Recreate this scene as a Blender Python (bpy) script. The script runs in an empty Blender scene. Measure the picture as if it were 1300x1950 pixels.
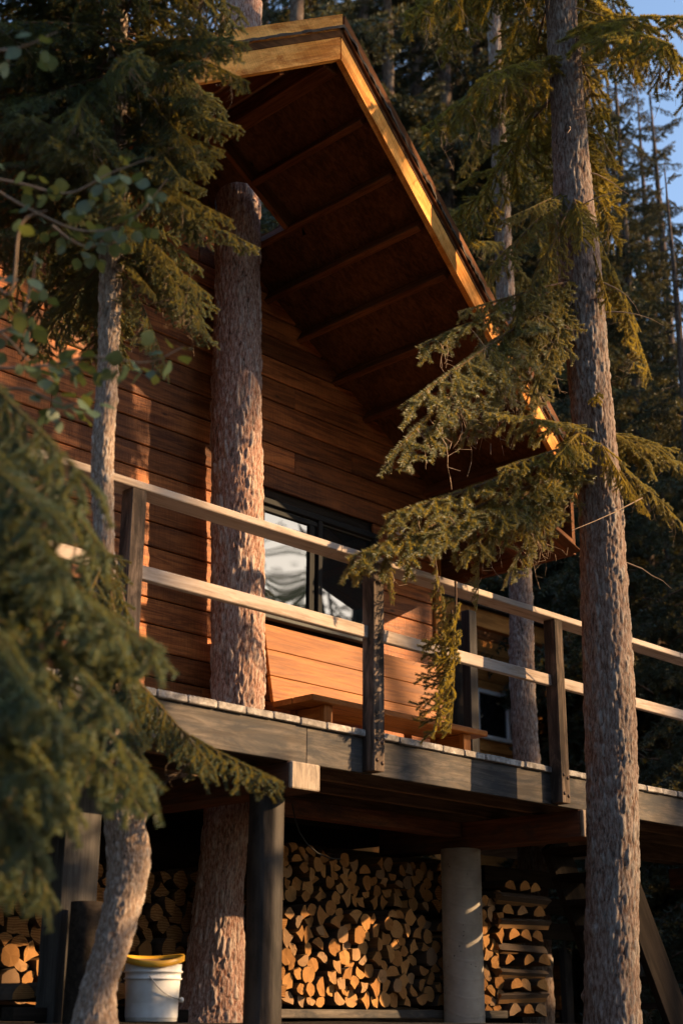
import bpy, math, random
import numpy as np
from mathutils import Vector, Matrix, noise as mnoise

# ------------------------------------------------------------------ scene, camera, sky, sun
sc = bpy.context.scene
COL = sc.collection
CAM = Vector((-5.6, -5.3, -1.439))
YAW, PITCH, ROLL = math.radians(45.2424), math.radians(19.3672), math.radians(-0.3028)
FWD = Vector((math.sin(YAW)*math.cos(PITCH), math.cos(YAW)*math.cos(PITCH), math.sin(PITCH)))
RGT0 = Vector((math.cos(YAW), -math.sin(YAW), 0))
DWN0 = FWD.cross(RGT0)
RGT = RGT0*math.cos(ROLL) + DWN0*math.sin(ROLL)
DWN = -RGT0*math.sin(ROLL) + DWN0*math.cos(ROLL)
cam_data = bpy.data.cameras.new('camera')
cam = bpy.data.objects.new('camera', cam_data); COL.objects.link(cam)
cam.matrix_world = Matrix(((RGT.x, -DWN.x, -FWD.x, CAM.x), (RGT.y, -DWN.y, -FWD.y, CAM.y), (RGT.z, -DWN.z, -FWD.z, CAM.z), (0, 0, 0, 1)))
cam_data.sensor_fit = 'VERTICAL'; cam_data.sensor_height = 36; cam_data.lens = 50
cam_data.clip_start = 0.1; cam_data.clip_end = 2000
cam_data.dof.use_dof = True; cam_data.dof.focus_distance = 8.9; cam_data.dof.aperture_fstop = 2.0
sc.camera = cam

SUN_AZ, SUN_EL = math.radians(45.5), math.radians(21)      # azimuth from +X towards -Y
SDIR = Vector((math.cos(SUN_AZ)*math.cos(SUN_EL), -math.sin(SUN_AZ)*math.cos(SUN_EL), math.sin(SUN_EL)))
world = bpy.data.worlds.new('World'); sc.world = world; world.use_nodes = True
wn = world.node_tree; bg = wn.nodes['Background']
sky = wn.nodes.new('ShaderNodeTexSky'); sky.sky_type = 'NISHITA'; sky.sun_disc = False
sky.sun_elevation = SUN_EL
sky.sun_rotation = math.atan2(SDIR.x, SDIR.y)
sky.air_density = 1.0; sky.dust_density = 0.7; sky.ozone_density = 1.0
wn.links.new(sky.outputs[0], bg.inputs[0]); bg.inputs[1].default_value = 0.12
sun_d = bpy.data.lights.new('sun', 'SUN'); sun_d.energy = 5.0; sun_d.angle = math.radians(0.53); sun_d.color = (1.0, 0.64, 0.32)
sun = bpy.data.objects.new('sun', sun_d); COL.objects.link(sun)
sun.rotation_euler = SDIR.to_track_quat('Z', 'Y').to_euler()
sc.view_settings.view_transform = 'Standard'; sc.view_settings.look = 'None'
sc.view_settings.gamma = 1.0; sc.view_settings.use_curve_mapping = False
sc.view_settings.exposure = 1.4
sc.cycles.use_denoising = True
sc.cycles.max_bounces = 6; sc.cycles.diffuse_bounces = 4; sc.cycles.transparent_max_bounces = 8
sc.cycles.sample_clamp_indirect = 6.0
random.seed(7)
RNG = np.random.default_rng(7)

def ray(px, py):
    return RGT*((px-650)/2708.33) + DWN*((py-975)/2708.33) + FWD
def at(px, py, Y):
    d = ray(px, py); return CAM + d*((Y-CAM.y)/d.y)
def atd(px, py, depth):
    return CAM + ray(px, py)*depth

# ------------------------------------------------------------------ object helpers
W = {}
def link(o, parent=None, mw=None):
    COL.objects.link(o)
    mw = mw if mw is not None else Matrix.Identity(4)
    W[o.name] = mw
    o.matrix_basis = mw
    if parent is not None:
        o.parent = parent; o.matrix_parent_inverse = W[parent.name].inverted()
    return o
def tag(o, label=None, cat=None, group=None, kind=None):
    for k, v in (('label', label), ('category', cat), ('group', group), ('kind', kind)):
        if v: o[k] = v
    return o
def thing(name, loc, label, cat, group=None):
    o = bpy.data.objects.new(name, None); o.empty_display_size = 0.1
    link(o, None, Matrix.Translation(loc)); return tag(o, label, cat, group)
def mesh_np(name, V, F, mats, mi=None, smooth=False):
    """V (n,3); F (m,3) or (m,4) int array"""
    me = bpy.data.meshes.new(name)
    V = np.asarray(V, dtype=np.float32); F = np.asarray(F, dtype=np.int32)
    k = F.shape[1]
    me.vertices.add(len(V)); me.vertices.foreach_set('co', V.ravel())
    me.loops.add(F.size); me.loops.foreach_set('vertex_index', F.ravel())
    me.polygons.add(len(F)); me.polygons.foreach_set('loop_start', np.arange(0, F.size, k, dtype=np.int32))
    try: me.polygons.foreach_set('loop_total', np.full(len(F), k, dtype=np.int32))
    except Exception: pass
    for m in (mats if isinstance(mats, (list, tuple)) else [mats]): me.materials.append(m)
    if mi is not None: me.polygons.foreach_set('material_index', np.asarray(mi, dtype=np.int32))
    if smooth: me.polygons.foreach_set('use_smooth', np.ones(len(F), dtype=bool))
    me.update(calc_edges=True); return me
def mesh_py(name, V, F, mats, mi=None, smooth=False):
    me = bpy.data.meshes.new(name); me.from_pydata([tuple(v) for v in V], [], [tuple(f) for f in F])
    for m in (mats if isinstance(mats, (list, tuple)) else [mats]): me.materials.append(m)
    if mi is not None:
        for p, i in zip(me.polygons, mi): p.material_index = i
    if smooth:
        for p in me.polygons: p.use_smooth = True
    me.update(); return me
def obj(name, me, parent=None, mw=None):
    return link(bpy.data.objects.new(name, me), parent, mw)
def frame(p, x, up):
    x = Vector(x).normalized(); z = Vector(up); y = z.cross(x).normalized(); z = x.cross(y)
    return Matrix(((x.x, y.x, z.x, p[0]), (x.y, y.y, z.y, p[1]), (x.z, y.z, z.z, p[2]), (0, 0, 0, 1)))
def plank_mesh(L, w, t, mat, ch=0.004, jit=0.0, rnd=random):
    """bar along local X (length L), width w in Y, thickness t in Z, chamfered long edges"""
    a, b = w/2, t/2; c = min(ch, a*.45, b*.45)
    sec = [(-a+c, -b), (a-c, -b), (a, -b+c), (a, b-c), (a-c, b), (-a+c, b), (-a, b-c), (-a, -b+c)]
    V = []; n = 8
    xs = [-L/2, -L/2+c, L/2-c, L/2]
    for i, x in enumerate(xs):
        s = 1 if i in (1, 2) else 1
        for (y, z) in sec:
            if i in (0, 3):
                y -= math.copysign(min(c, abs(y)), y)*.6; z -= math.copysign(min(c, abs(z)), z)*.6
            V.append((x + rnd.uniform(-jit, jit), y + rnd.uniform(-jit, jit)*.5, z + rnd.uniform(-jit, jit)*.5))
    F = []
    for i in range(3):
        for j in range(n):
            F.append((i*n+j, (i+1)*n+j, (i+1)*n+(j+1) % n, i*n+(j+1) % n))
    F.append(tuple(range(0, n))); F.append(tuple(reversed(range(3*n, 4*n))))
    F = [tuple(reversed(f)) for f in F]
    return mesh_py('plank', V, F, mat)
def plank(name, p0, p1, w, t, up, mat, parent=None, ch=0.004, jit=0.0):
    p0, p1 = Vector(p0), Vector(p1)
    return obj(name, plank_mesh((p1-p0).length, w, t, mat, ch, jit), parent, frame((p0+p1)/2, p1-p0, up))
def boxo(name, lo, hi, mat, parent=None, ch=0.004, axis=0, jit=0.0):
    """axis-aligned bar; 'axis' is the grain direction"""
    lo, hi = Vector(lo), Vector(hi); c = (lo+hi)/2; d = hi-lo
    if axis == 0: return plank(name, (lo.x, c.y, c.z), (hi.x, c.y, c.z), d.y, d.z, (0, 0, 1), mat, parent, ch, jit)
    if axis == 1: return plank(name, (c.x, lo.y, c.z), (c.x, hi.y, c.z), d.x, d.z, (0, 0, 1), mat, parent, ch, jit)
    return plank(name, (c.x, c.y, lo.z), (c.x, c.y, hi.z), d.x, d.y, (0, 1, 0), mat, parent, ch, jit)
def lathe(prof, n=32, mats=None, name='lathe', smooth=True, mi=None):
    V = []; F = []; M = []
    for (r, z) in prof:
        for k in range(n):
            a = 2*math.pi*k/n; V.append((r*math.cos(a), r*math.sin(a), z))
    for i in range(len(prof)-1):
        for k in range(n):
            F.append((i*n+k, i*n+(k+1) % n, (i+1)*n+(k+1) % n, (i+1)*n+k)); M.append(mi[i] if mi else 0)
    return mesh_py(name, V, F, mats, M, smooth)
def tube_arrays(pts, rad, n=8):
    """tube through pts with radii; returns V,F(quads)"""
    pts = [Vector(p) for p in pts]; V = []; F = []
    ref = Vector((0, 0, 1))
    for i, p in enumerate(pts):
        d = (pts[min(i+1, len(pts)-1)] - pts[max(i-1, 0)]).normalized()
        u = d.cross(ref)
        if u.length < 1e-3: u = d.cross(Vector((0, 1, 0)))
        u.normalize(); v = d.cross(u)
        for k in range(n):
            a = 2*math.pi*k/n
            V.append(p + (u*math.cos(a) + v*math.sin(a))*rad[i])
    for i in range(len(pts)-1):
        for k in range(n):
            F.append((i*n+k, i*n+(k+1) % n, (i+1)*n+(k+1) % n, (i+1)*n+k))
    return V, F
def tube(name, pts, rad, mat, parent=None, n=8):
    V, F = tube_arrays(pts, rad if isinstance(rad, (list, tuple)) else [rad]*len(pts), n)
    return obj(name, mesh_py(name, V, F, mat, smooth=True), parent)
def smooth_path(ctrl, m):
    """Catmull-Rom through control tuples -> m points (tuples of same size)"""
    c = np.array(ctrl, float); c = np.vstack([2*c[0]-c[1], c, 2*c[-1]-c[-2]])
    out = []
    for t in np.linspace(0, len(c)-3-1e-6, m):
        i = int(t); f = t-i; p0, p1, p2, p3 = c[i], c[i+1], c[i+2], c[i+3]
        out.append(0.5*((2*p1)+(-p0+p2)*f+(2*p0-5*p1+4*p2-p3)*f*f+(-p0+3*p1-3*p2+p3)*f**3))
    return np.array(out)

# ------------------------------------------------------------------ materials
def nt(name):
    m = bpy.data.materials.new(name); m.use_nodes = True
    t = m.node_tree; return m, t, t.nodes['Principled BSDF'], t.nodes['Material Output']
def node(t, typ, **kw):
    n = t.nodes.new(typ)
    for k, v in kw.items(): setattr(n, k, v)
    return n
def ramp(t, fac, stops):
    r = node(t, 'ShaderNodeValToRGB'); cr = r.color_ramp
    while len(cr.elements) < len(stops): cr.elements.new(0.5)
    for e, (p, c) in zip(cr.elements, stops): e.position = p; e.color = (*c, 1) if len(c) == 3 else c
    t.links.new(fac, r.inputs[0]); return r.outputs[0]
def mixc(t, fac, a, b, mode='MIX'):
    m = node(t, 'ShaderNodeMix', data_type='RGBA', blend_type=mode)
    if isinstance(fac, (int, float)): m.inputs[0].default_value = fac
    else: t.links.new(fac, m.inputs[0])
    for s, i in ((a, 6), (b, 7)):
        if isinstance(s, tuple): m.inputs[i].default_value = (*s, 1)
        else: t.links.new(s, m.inputs[i])
    return m.outputs[2]
def coords(t, scale=(1, 1, 1), rnd=True):
    tc = node(t, 'ShaderNodeTexCoord'); out = tc.outputs['Object']
    if rnd:
        oi = node(t, 'ShaderNodeObjectInfo'); mul = node(t, 'ShaderNodeMath', operation='MULTIPLY'); mul.inputs[1].default_value = 87.0
        t.links.new(oi.outputs['Random'], mul.inputs[0])
        add = node(t, 'ShaderNodeVectorMath', operation='ADD'); t.links.new(out, add.inputs[0]); t.links.new(mul.outputs[0], add.inputs[1]); out = add.outputs[0]
    mp = node(t, 'ShaderNodeMapping'); mp.inputs['Scale'].default_value = scale
    t.links.new(out, mp.inputs[0]); return mp.outputs[0]
def noise(t, vec, scale, detail=5, rough=0.6, dist=0.0):
    n = node(t, 'ShaderNodeTexNoise'); n.inputs['Scale'].default_value = scale; n.inputs['Detail'].default_value = detail
    n.inputs['Roughness'].default_value = rough; n.inputs['Distortion'].default_value = dist
    t.links.new(vec, n.inputs['Vector']); return n.outputs[0]
def bump(t, bsdf, h, strength=0.3, dist=0.01, prev=None):
    b = node(t, 'ShaderNodeBump'); b.inputs['Strength'].default_value = strength; b.inputs['Distance'].default_value = dist
    t.links.new(h, b.inputs['Height'])
    if prev is not None: t.links.new(prev, b.inputs['Normal'])
    t.links.new(b.outputs[0], bsdf.inputs['Normal']); return b.outputs[0]
def wood(name, light, dark, rough=0.55, saw=0.0, weather_or_sun=None, knots=True, vary=0.35, spec=0.4, bstr=0.35):
    m, t, b, o = nt(name)
    v = coords(t, (1.0, 14.0, 14.0))
    g = noise(t, v, 2.2, 7, 0.65, 0.9)
    col = ramp(t, g, [(0.36, tuple(x*.75 for x in dark)), (0.44, dark), (0.52, tuple((x+y)/2 for x, y in zip(light, dark))), (0.62, light)])
    v2 = coords(t, (0.6, 2.2, 2.2)); lo = noise(t, v2, 1.6, 4, 0.6, 0.4)
    loc = ramp(t, lo, [(0.40, tuple(x*.62 for x in dark)), (0.60, light)])
    col = mixc(t, 0.35, col, loc)
    oi = node(t, 'ShaderNodeObjectInfo')
    hv = node(t, 'ShaderNodeHueSaturation'); t.links.new(col, hv.inputs['Color'])
    mr = node(t, 'ShaderNodeMapRange'); mr.inputs[3].default_value = 1-vary; mr.inputs[4].default_value = 1+vary
    t.links.new(oi.outputs['Random'], mr.inputs[0]); t.links.new(mr.outputs[0], hv.inputs['Value']); col = hv.outputs[0]
    if knots:
        vk = coords(t, (1.2, 3.4, 3.4)); vo = node(t, 'ShaderNodeTexVoronoi'); vo.inputs['Scale'].default_value = 1.7; t.links.new(vk, vo.inputs['Vector'])
        kf = ramp(t, vo.outputs['Distance'], [(0.03, (1, 1, 1)), (0.085, (0, 0, 0))])
        col = mixc(t, kf, col, tuple(x*.45 for x in dark))
    if weather_or_sun:
        vw = coords(t, (1.4, 5, 5)); wf = ramp(t, noise(t, vw, 2.0, 6, 0.7, 0.5), [(0.42, (0, 0, 0)), (0.62, (1, 1, 1))])
        col = mixc(t, wf, col, weather_or_sun)
    t.links.new(col, b.inputs['Base Color'])
    b.inputs['Roughness'].default_value = rough; b.inputs['Specular IOR Level'].default_value = spec
    n1 = bump(t, b, g, bstr, 0.004)
    if saw:
        vs = coords(t, (60.0, 3.0, 3.0)); s = noise(t, vs, 2.6, 3, 0.6, 0.2)
        bump(t, b, s, saw, 0.004, n1)
        sc_ = ramp(t, s, [(0.35, (0.72, 0.72, 0.72)), (0.65, (1, 1, 1))])
        t.links.new(mixc(t, 0.85, col, sc_, 'MULTIPLY'), b.inputs['Base Color'])
    return m
M_SIDING = wood('stained_siding', (0.52, 0.172, 0.046), (0.18, 0.053, 0.015), 0.52, saw=1.0, vary=0.48, bstr=.7, spec=0.22)
M_BENCH = wood('varnished_bench', (0.36, 0.130, 0.026), (0.20, 0.062, 0.011), 0.5, vary=0.16, spec=0.12, bstr=.5)
M_FASCIA = wood('stained_fascia', (0.66, 0.25, 0.036), (0.36, 0.115, 0.015), 0.7, saw=0.7, weather_or_sun=(0.84, 0.42, 0.11), vary=0.1, knots=False, spec=0.12)  # pale patches: stain wear plus sun dapples put into the colour
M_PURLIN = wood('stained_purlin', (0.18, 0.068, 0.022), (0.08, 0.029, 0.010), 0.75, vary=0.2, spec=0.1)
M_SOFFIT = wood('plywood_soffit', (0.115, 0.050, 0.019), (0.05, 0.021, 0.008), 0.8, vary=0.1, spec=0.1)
M_RAIL = wood('weathered_rail', (0.56, 0.46, 0.385), (0.30, 0.23, 0.18), 0.85, weather_or_sun=(0.40, 0.34, 0.30), vary=0.12, spec=0.1)
M_POST = wood('weathered_post', (0.24, 0.18, 0.14), (0.07, 0.052, 0.042), 0.85, weather_or_sun=(0.03, 0.025, 0.022), vary=0.12, bstr=0.8, spec=0.1)
M_RIM = wood('grey_rim_joist', (0.17, 0.145, 0.122), (0.075, 0.064, 0.055), 0.8, weather_or_sun=(0.05, 0.05, 0.052), vary=0.1, bstr=.7, spec=0.12)
M_DECK = wood('grey_deck_board', (0.50, 0.47, 0.44), (0.26, 0.235, 0.215), 0.9, weather_or_sun=(0.17, 0.155, 0.145), vary=0.2, bstr=0.9, spec=0.08)
M_JOIST = wood('brown_joist', (0.22, 0.14, 0.085), (0.10, 0.06, 0.035), 0.8, spec=0.1)
M_BEAM = wood('red_brown_beam', (0.25, 0.105, 0.055), (0.11, 0.045, 0.026), 0.8, weather_or_sun=(0.08, 0.05, 0.04), spec=0.1)
M_BEAMEND = wood('weathered_beam_end', (0.48, 0.40, 0.32), (0.26, 0.20, 0.155), 0.9, weather_or_sun=(0.12, 0.10, 0.085), spec=0.08)
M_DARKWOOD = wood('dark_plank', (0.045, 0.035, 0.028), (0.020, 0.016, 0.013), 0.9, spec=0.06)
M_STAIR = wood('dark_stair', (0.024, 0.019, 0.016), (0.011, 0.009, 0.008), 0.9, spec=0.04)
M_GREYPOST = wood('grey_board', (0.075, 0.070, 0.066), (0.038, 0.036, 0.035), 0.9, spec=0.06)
M_ORANGE = wood('orange_timber', (0.50, 0.22, 0.06), (0.30, 0.12, 0.03), 0.8, spec=0.1)

def simple(name, col, rough=0.5, metal=0.0, var=0.0, scale=8.0, bstr=0.0, spec=0.5):
    m, t, b, o = nt(name)
    b.inputs['Roughness'].default_value = rough; b.inputs['Metallic'].default_value = metal; b.inputs['Specular IOR Level'].default_value = spec
    v = coords(t); g = noise(t, v, scale, 6, 0.65)
    c = ramp(t, g, [(0.3, tuple(x*(1-var) for x in col)), (0.7, tuple(min(1, x*(1+var*.5)) for x in col))])
    t.links.new(c, b.inputs['Base Color'])
    if bstr: bump(t, b, g, bstr, 0.01)
    return m
M_FRAME = simple('dark_bronze_frame', (0.020, 0.022, 0.024), 0.65, 0.0, 0.15, spec=0.08)
M_SILL = simple('grey_metal_sill', (0.10, 0.108, 0.112), 0.7, 0.0, 0.15, spec=.1)
M_WHITE = simple('white_paint', (0.72, 0.74, 0.76), 0.4, 0, 0.06)
M_PLASTIC = simple('white_plastic', (0.64, 0.65, 0.655), 0.42, 0, 0.22, 9.0)
M_YELLOW = simple('yellow_plastic', (0.62, 0.33, 0.03), 0.4, 0, 0.15)
M_LIDTOP = simple('brown_lid_dirt', (0.20, 0.11, 0.045), 0.7, 0, 0.5)
M_WIRE = simple('steel_wire', (0.25, 0.25, 0.26), 0.35, 0.9, 0.1)
M_BOLT = simple('rusty_bolt', (0.07, 0.045, 0.035), 0.55, 0.6, 0.4, 40)
M_CABLE = simple('grey_cable', (0.03, 0.03, 0.03), 0.8, spec=.1)
M_BLACKPOST = wood('black_log', (0.030, 0.026, 0.024), (0.012, 0.010, 0.009), 0.6, weather_or_sun=(0.05, 0.041, 0.035), knots=True, vary=0.0, bstr=0.7, spec=0.15)
M_SHINGLE = simple('roof_shingle', (0.06, 0.045, 0.035), 0.9, 0, 0.6, 14, 0.8)
def mat_concrete():
    m, t, b, o = nt('concrete'); b.inputs['Roughness'].default_value = 0.85
    v = coords(t); a = noise(t, v, 5, 7, 0.65); c = ramp(t, a, [(0.3, (0.22, 0.20, 0.175)), (0.55, (0.34, 0.315, 0.28)), (0.75, (0.40, 0.375, 0.34))])
    vo = node(t, 'ShaderNodeTexVoronoi'); vo.inputs['Scale'].default_value = 26; t.links.new(v, vo.inputs['Vector'])
    pit = ramp(t, vo.outputs['Distance'], [(0.10, (1, 1, 1)), (0.17, (0, 0, 0))])
    msk = ramp(t, noise(t, v, 7, 2), [(0.5, (0, 0, 0)), (0.58, (1, 1, 1))])
    pf = mixc(t, 1.0, pit, msk, 'MULTIPLY')
    t.links.new(mixc(t, pf, c, (0.09, 0.08, 0.07)), b.inputs['Base Color']); bump(t, b, a, 0.3, 0.01); return m
M_CONCRETE = mat_concrete()
def mat_glass(name, col, ior):
    m, t, b, o = nt(name); b.inputs['Base Color'].default_value = (*col, 1); b.inputs['Roughness'].default_value = 0.0
    b.inputs['IOR'].default_value = ior
    v = coords(t, rnd=False); bump(t, b, noise(t, v, 1.3, 1, 0.4), 0.006, 0.02); return m
M_GLASS = mat_glass('window_glass', (0.010, 0.016, 0.018), 1.95)
M_GLASS2 = mat_glass('far_window_glass', (0.012, 0.014, 0.016), 1.5)
def mat_bark(name, crack, red, grey, pale, sc=1.0):
    m, t, b, o = nt(name); b.inputs['Roughness'].default_value = 0.95; b.inputs['Specular IOR Level'].default_value = 0.08
    tc = node(t, 'ShaderNodeTexCoord'); at_ = node(t, 'ShaderNodeAttribute'); at_.attribute_name = 'plate'
    mp = node(t, 'ShaderNodeMapping'); mp.inputs['Scale'].default_value = (1, 1, 0.28); t.links.new(tc.outputs['Object'], mp.inputs[0]); v = mp.outputs[0]
    a = noise(t, v, 26*sc, 6, 0.7, 0.5); b2 = noise(t, v, 6*sc, 4, 0.6, 0.3); fine = noise(t, v, 90*sc, 4, 0.7)
    mm = node(t, 'ShaderNodeMath', operation='MULTIPLY_ADD'); t.links.new(at_.outputs['Fac'], mm.inputs[0]); mm.inputs[1].default_value = 0.75
    h2 = node(t, 'ShaderNodeMath', operation='MULTIPLY'); t.links.new(a, h2.inputs[0]); h2.inputs[1].default_value = 0.55; t.links.new(h2.outputs[0], mm.inputs[2])
    c = ramp(t, mm.outputs[0], [(0.34, crack), (0.44, red), (0.56, red), (0.63, grey), (0.84, pale)])
    c = mixc(t, ramp(t, b2, [(0.50, (0, 0, 0)), (0.60, (0.75, 0.75, 0.75))]), c, red)
    b3 = noise(t, v, 2.6*sc, 3, 0.6, 0.4); c = mixc(t, 0.7, c, ramp(t, b3, [(0.42, (0.62, 0.58, 0.56)), (0.58, (1, 1, 1))]), 'MULTIPLY')
    c = mixc(t, 0.5, c, ramp(t, fine, [(0.38, crack), (0.62, pale)]))
    t.links.new(c, b.inputs['Base Color'])
    n1 = bump(t, b, a, 0.7, 0.012); bump(t, b, fine, 0.5, 0.004, n1); return m
M_BARK_RED = mat_bark('red_scaly_bark', (0.06, 0.030, 0.020), (0.33, 0.145, 0.095), (0.40, 0.28, 0.235), (0.56, 0.46, 0.41))
M_BARK_GREY = mat_bark('grey_spruce_bark', (0.035, 0.026, 0.021), (0.15, 0.080, 0.055), (0.165, 0.140, 0.125), (0.30, 0.27, 0.25), 0.8)
M_BARK_PALE = mat_bark('pale_spruce_bark', (0.06, 0.042, 0.032), (0.27, 0.165, 0.105), (0.30, 0.245, 0.205), (0.48, 0.42, 0.37), 1.4)
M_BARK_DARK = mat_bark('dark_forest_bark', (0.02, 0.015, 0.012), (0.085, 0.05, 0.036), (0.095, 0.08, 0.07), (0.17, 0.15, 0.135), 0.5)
M_TWIG = simple('twig_bark', (0.13, 0.075, 0.045), 0.9, 0, 0.4, 30)
M_DRYTWIG = simple('dry_twig_bark', (0.30, 0.21, 0.14), 0.9, 0, 0.4, 30)
def mat_leafy(name, c1, c2, tr, tw=0.35, sc=3.0):
    m, t, b, o = nt(name); t.nodes.remove(b)
    v = coords(t); n = noise(t, v, sc, 4, 0.6)
    oi = node(t, 'ShaderNodeObjectInfo')
    ad = node(t, 'ShaderNodeMath', operation='MULTIPLY_ADD'); t.links.new(oi.outputs['Random'], ad.inputs[0]); ad.inputs[1].default_value = 0.3
    sb = node(t, 'ShaderNodeMath', operation='SUBTRACT'); t.links.new(n, sb.inputs[0]); sb.inputs[1].default_value = 0.15; t.links.new(sb.outputs[0], ad.inputs[2])
    c = ramp(t, ad.outputs[0], [(0.32, c1), (0.68, c2)])
    d = node(t, 'ShaderNodeBsdfDiffuse'); t.links.new(c, d.inputs[0])
    tl = node(t, 'ShaderNodeBsdfTranslucent'); tl.inputs[0].default_value = (*tr, 1)
    g = node(t, 'ShaderNodeBsdfGlossy'); g.inputs[0].default_value = (0.5, 0.5, 0.5, 1); g.inputs['Roughness'].default_value = 0.45
    m1 = node(t, 'ShaderNodeMixShader'); m1.inputs[0].default_value = tw; t.links.new(d.outputs[0], m1.inputs[1]); t.links.new(tl.outputs[0], m1.inputs[2])
    m2 = node(t, 'ShaderNodeMixShader'); m2.inputs[0].default_value = 0.06; t.links.new(m1.outputs[0], m2.inputs[1]); t.links.new(g.outputs[0], m2.inputs[2])
    t.links.new(m2.outputs[0], o.inputs[0]); return m
M_NEEDLE = mat_leafy('spruce_needles', (0.028, 0.078, 0.060), (0.066, 0.132, 0.092), (0.40, 0.29, 0.03), 0.28)
M_NEEDLE_COOL = mat_leafy('blue_green_shade_needles', (0.056, 0.110, 0.078), (0.125, 0.185, 0.120), (0.26, 0.24, 0.06), 0.34)  # near left tree: cool skylit shade put into the needle colour
M_NEEDLE_WARM = mat_leafy('yellow_green_sunlit_needles', (0.046, 0.080, 0.040), (0.105, 0.135, 0.058), (0.52, 0.37, 0.04), 0.44)  # right tree: warm sun and backlight put into the needle colour
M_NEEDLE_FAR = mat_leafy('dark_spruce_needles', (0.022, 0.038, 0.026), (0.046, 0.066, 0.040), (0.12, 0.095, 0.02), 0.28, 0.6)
M_LEAF = mat_leafy('broad_leaf', (0.070, 0.115, 0.072), (0.110, 0.160, 0.092), (0.22, 0.24, 0.04), 0.30, 4)
def mat_ground():
    m, t, b, o = nt('forest_soil'); b.inputs['Roughness'].default_value = 0.95; v = coords(t, rnd=False)
    a = noise(t, v, 3, 8, 0.7); c = ramp(t, a, [(0.3, (0.022, 0.016, 0.011)), (0.55, (0.06, 0.042, 0.026)), (0.75, (0.10, 0.075, 0.045))])
    t.links.new(c, b.inputs['Base Color']); bump(t, b, noise(t, v, 30, 6, 0.75), 0.8, 0.03); return m
M_SOIL = mat_ground()
def mat_endgrain():
    m, t, b, o = nt('split_end_grain'); b.inputs['Roughness'].default_value = 0.9; b.inputs['Specular IOR Level'].default_value = 0.08
    tc = node(t, 'ShaderNodeTexCoord'); oi = node(t, 'ShaderNodeObjectInfo')
    mp = node(t, 'ShaderNodeMapping'); mp.inputs['Scale'].default_value = (0.02, 1, 1); t.links.new(tc.outputs['Object'], mp.inputs[0])
    wv = node(t, 'ShaderNodeTexWave', wave_type='RINGS', rings_direction='X'); wv.inputs['Scale'].default_value = 42; wv.inputs['Distortion'].default_value = 3; wv.inputs['Detail'].default_value = 3
    t.links.new(mp.outputs[0], wv.inputs['Vector'])
    v = coords(t); n = noise(t, v, 24, 5, 0.7)
    base = ramp(t, oi.outputs['Random'], [(0.0, (0.26, 0.115, 0.036)), (0.4, (0.40, 0.19, 0.062)), (0.72, (0.50, 0.265, 0.095)), (0.86, (0.40, 0.25, 0.14)), (1.0, (0.25, 0.19, 0.14))])
    c = mixc(t, 0.42, base, ramp(t, wv.outputs[0], [(0.2, (0.16, 0.075, 0.025)), (0.8, (0.42, 0.25, 0.11))]))
    c = mixc(t, 0.5, c, ramp(t, n, [(0.3, (0.62, 0.55, 0.5)), (0.65, (1, 1, 1))]), 'MULTIPLY')
    t.links.new(c, b.inputs['Base Color']); bump(t, b, n, 0.4, 0.004); return m
M_END = mat_endgrain()
M_LOGBARK = simple('log_bark', (0.07, 0.046, 0.032), 0.9, 0, 0.5, 18, 0.6)
M_LOGSPLIT = wood('log_split_face', (0.25, 0.14, 0.06), (0.12, 0.065, 0.028), 0.9, knots=False, spec=0.08)

# ------------------------------------------------------------------ ground
def ground_z(x, y):
    d = (x-CAM.x)*0.707 + (y-CAM.y)*0.707        # distance along the view
    s = min(max((d-1.0)/4.6, 0), 1); s = s*s*(3-2*s)
    z = -2.95 + (2.95-1.50)*s
    side = max(0, (x-2.6))*0.06 - max(0, x-9)*0.05
    return z - side + 0.05*mnoise.noise(Vector((x*.6, y*.6, 0))) * (0.3 if (abs(x) < 3 and -1 < y < 2) else 1.0)
gx = np.concatenate([np.linspace(-300, -12, 16), np.linspace(-11, 12, 116), np.linspace(13, 300, 18)])
gy = np.concatenate([np.linspace(-300, -12, 16), np.linspace(-11, 12, 116), np.linspace(13, 300, 18)])
V = [(x, y, ground_z(x, y)) for y in gy for x in gx]
nx = len(gx); F = [(j*nx+i, j*nx+i+1, (j+1)*nx+i+1, (j+1)*nx+i) for j in range(len(gy)-1) for i in range(nx-1)]
tag(obj('ground', mesh_np('ground', V, F, M_SOIL, smooth=True)), kind='structure')

# ------------------------------------------------------------------ cabin
WY = 1.70                                   # gable wall face
XR, ZR, SL, YT, PR = -0.381, 4.12, 0.610, -0.058, 0.19   # ridge x, barge-bottom z at ridge, slope, prow tip y, prow angle
XE_R, XE_L, XC_R, XC_L = 2.86, -3.62, 2.48, -3.24
def zb(x): return ZR - SL*abs(x-XR)        # underside of purlins / barge boards
def ye(x): return YT + PR*abs(x-XR)        # front edge of the roof
cabin = thing('cabin', (XR, WY+2, -1.5), 'brown timber cabin with prow gable roof and deep overhang above the deck', 'cabin')
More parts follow.
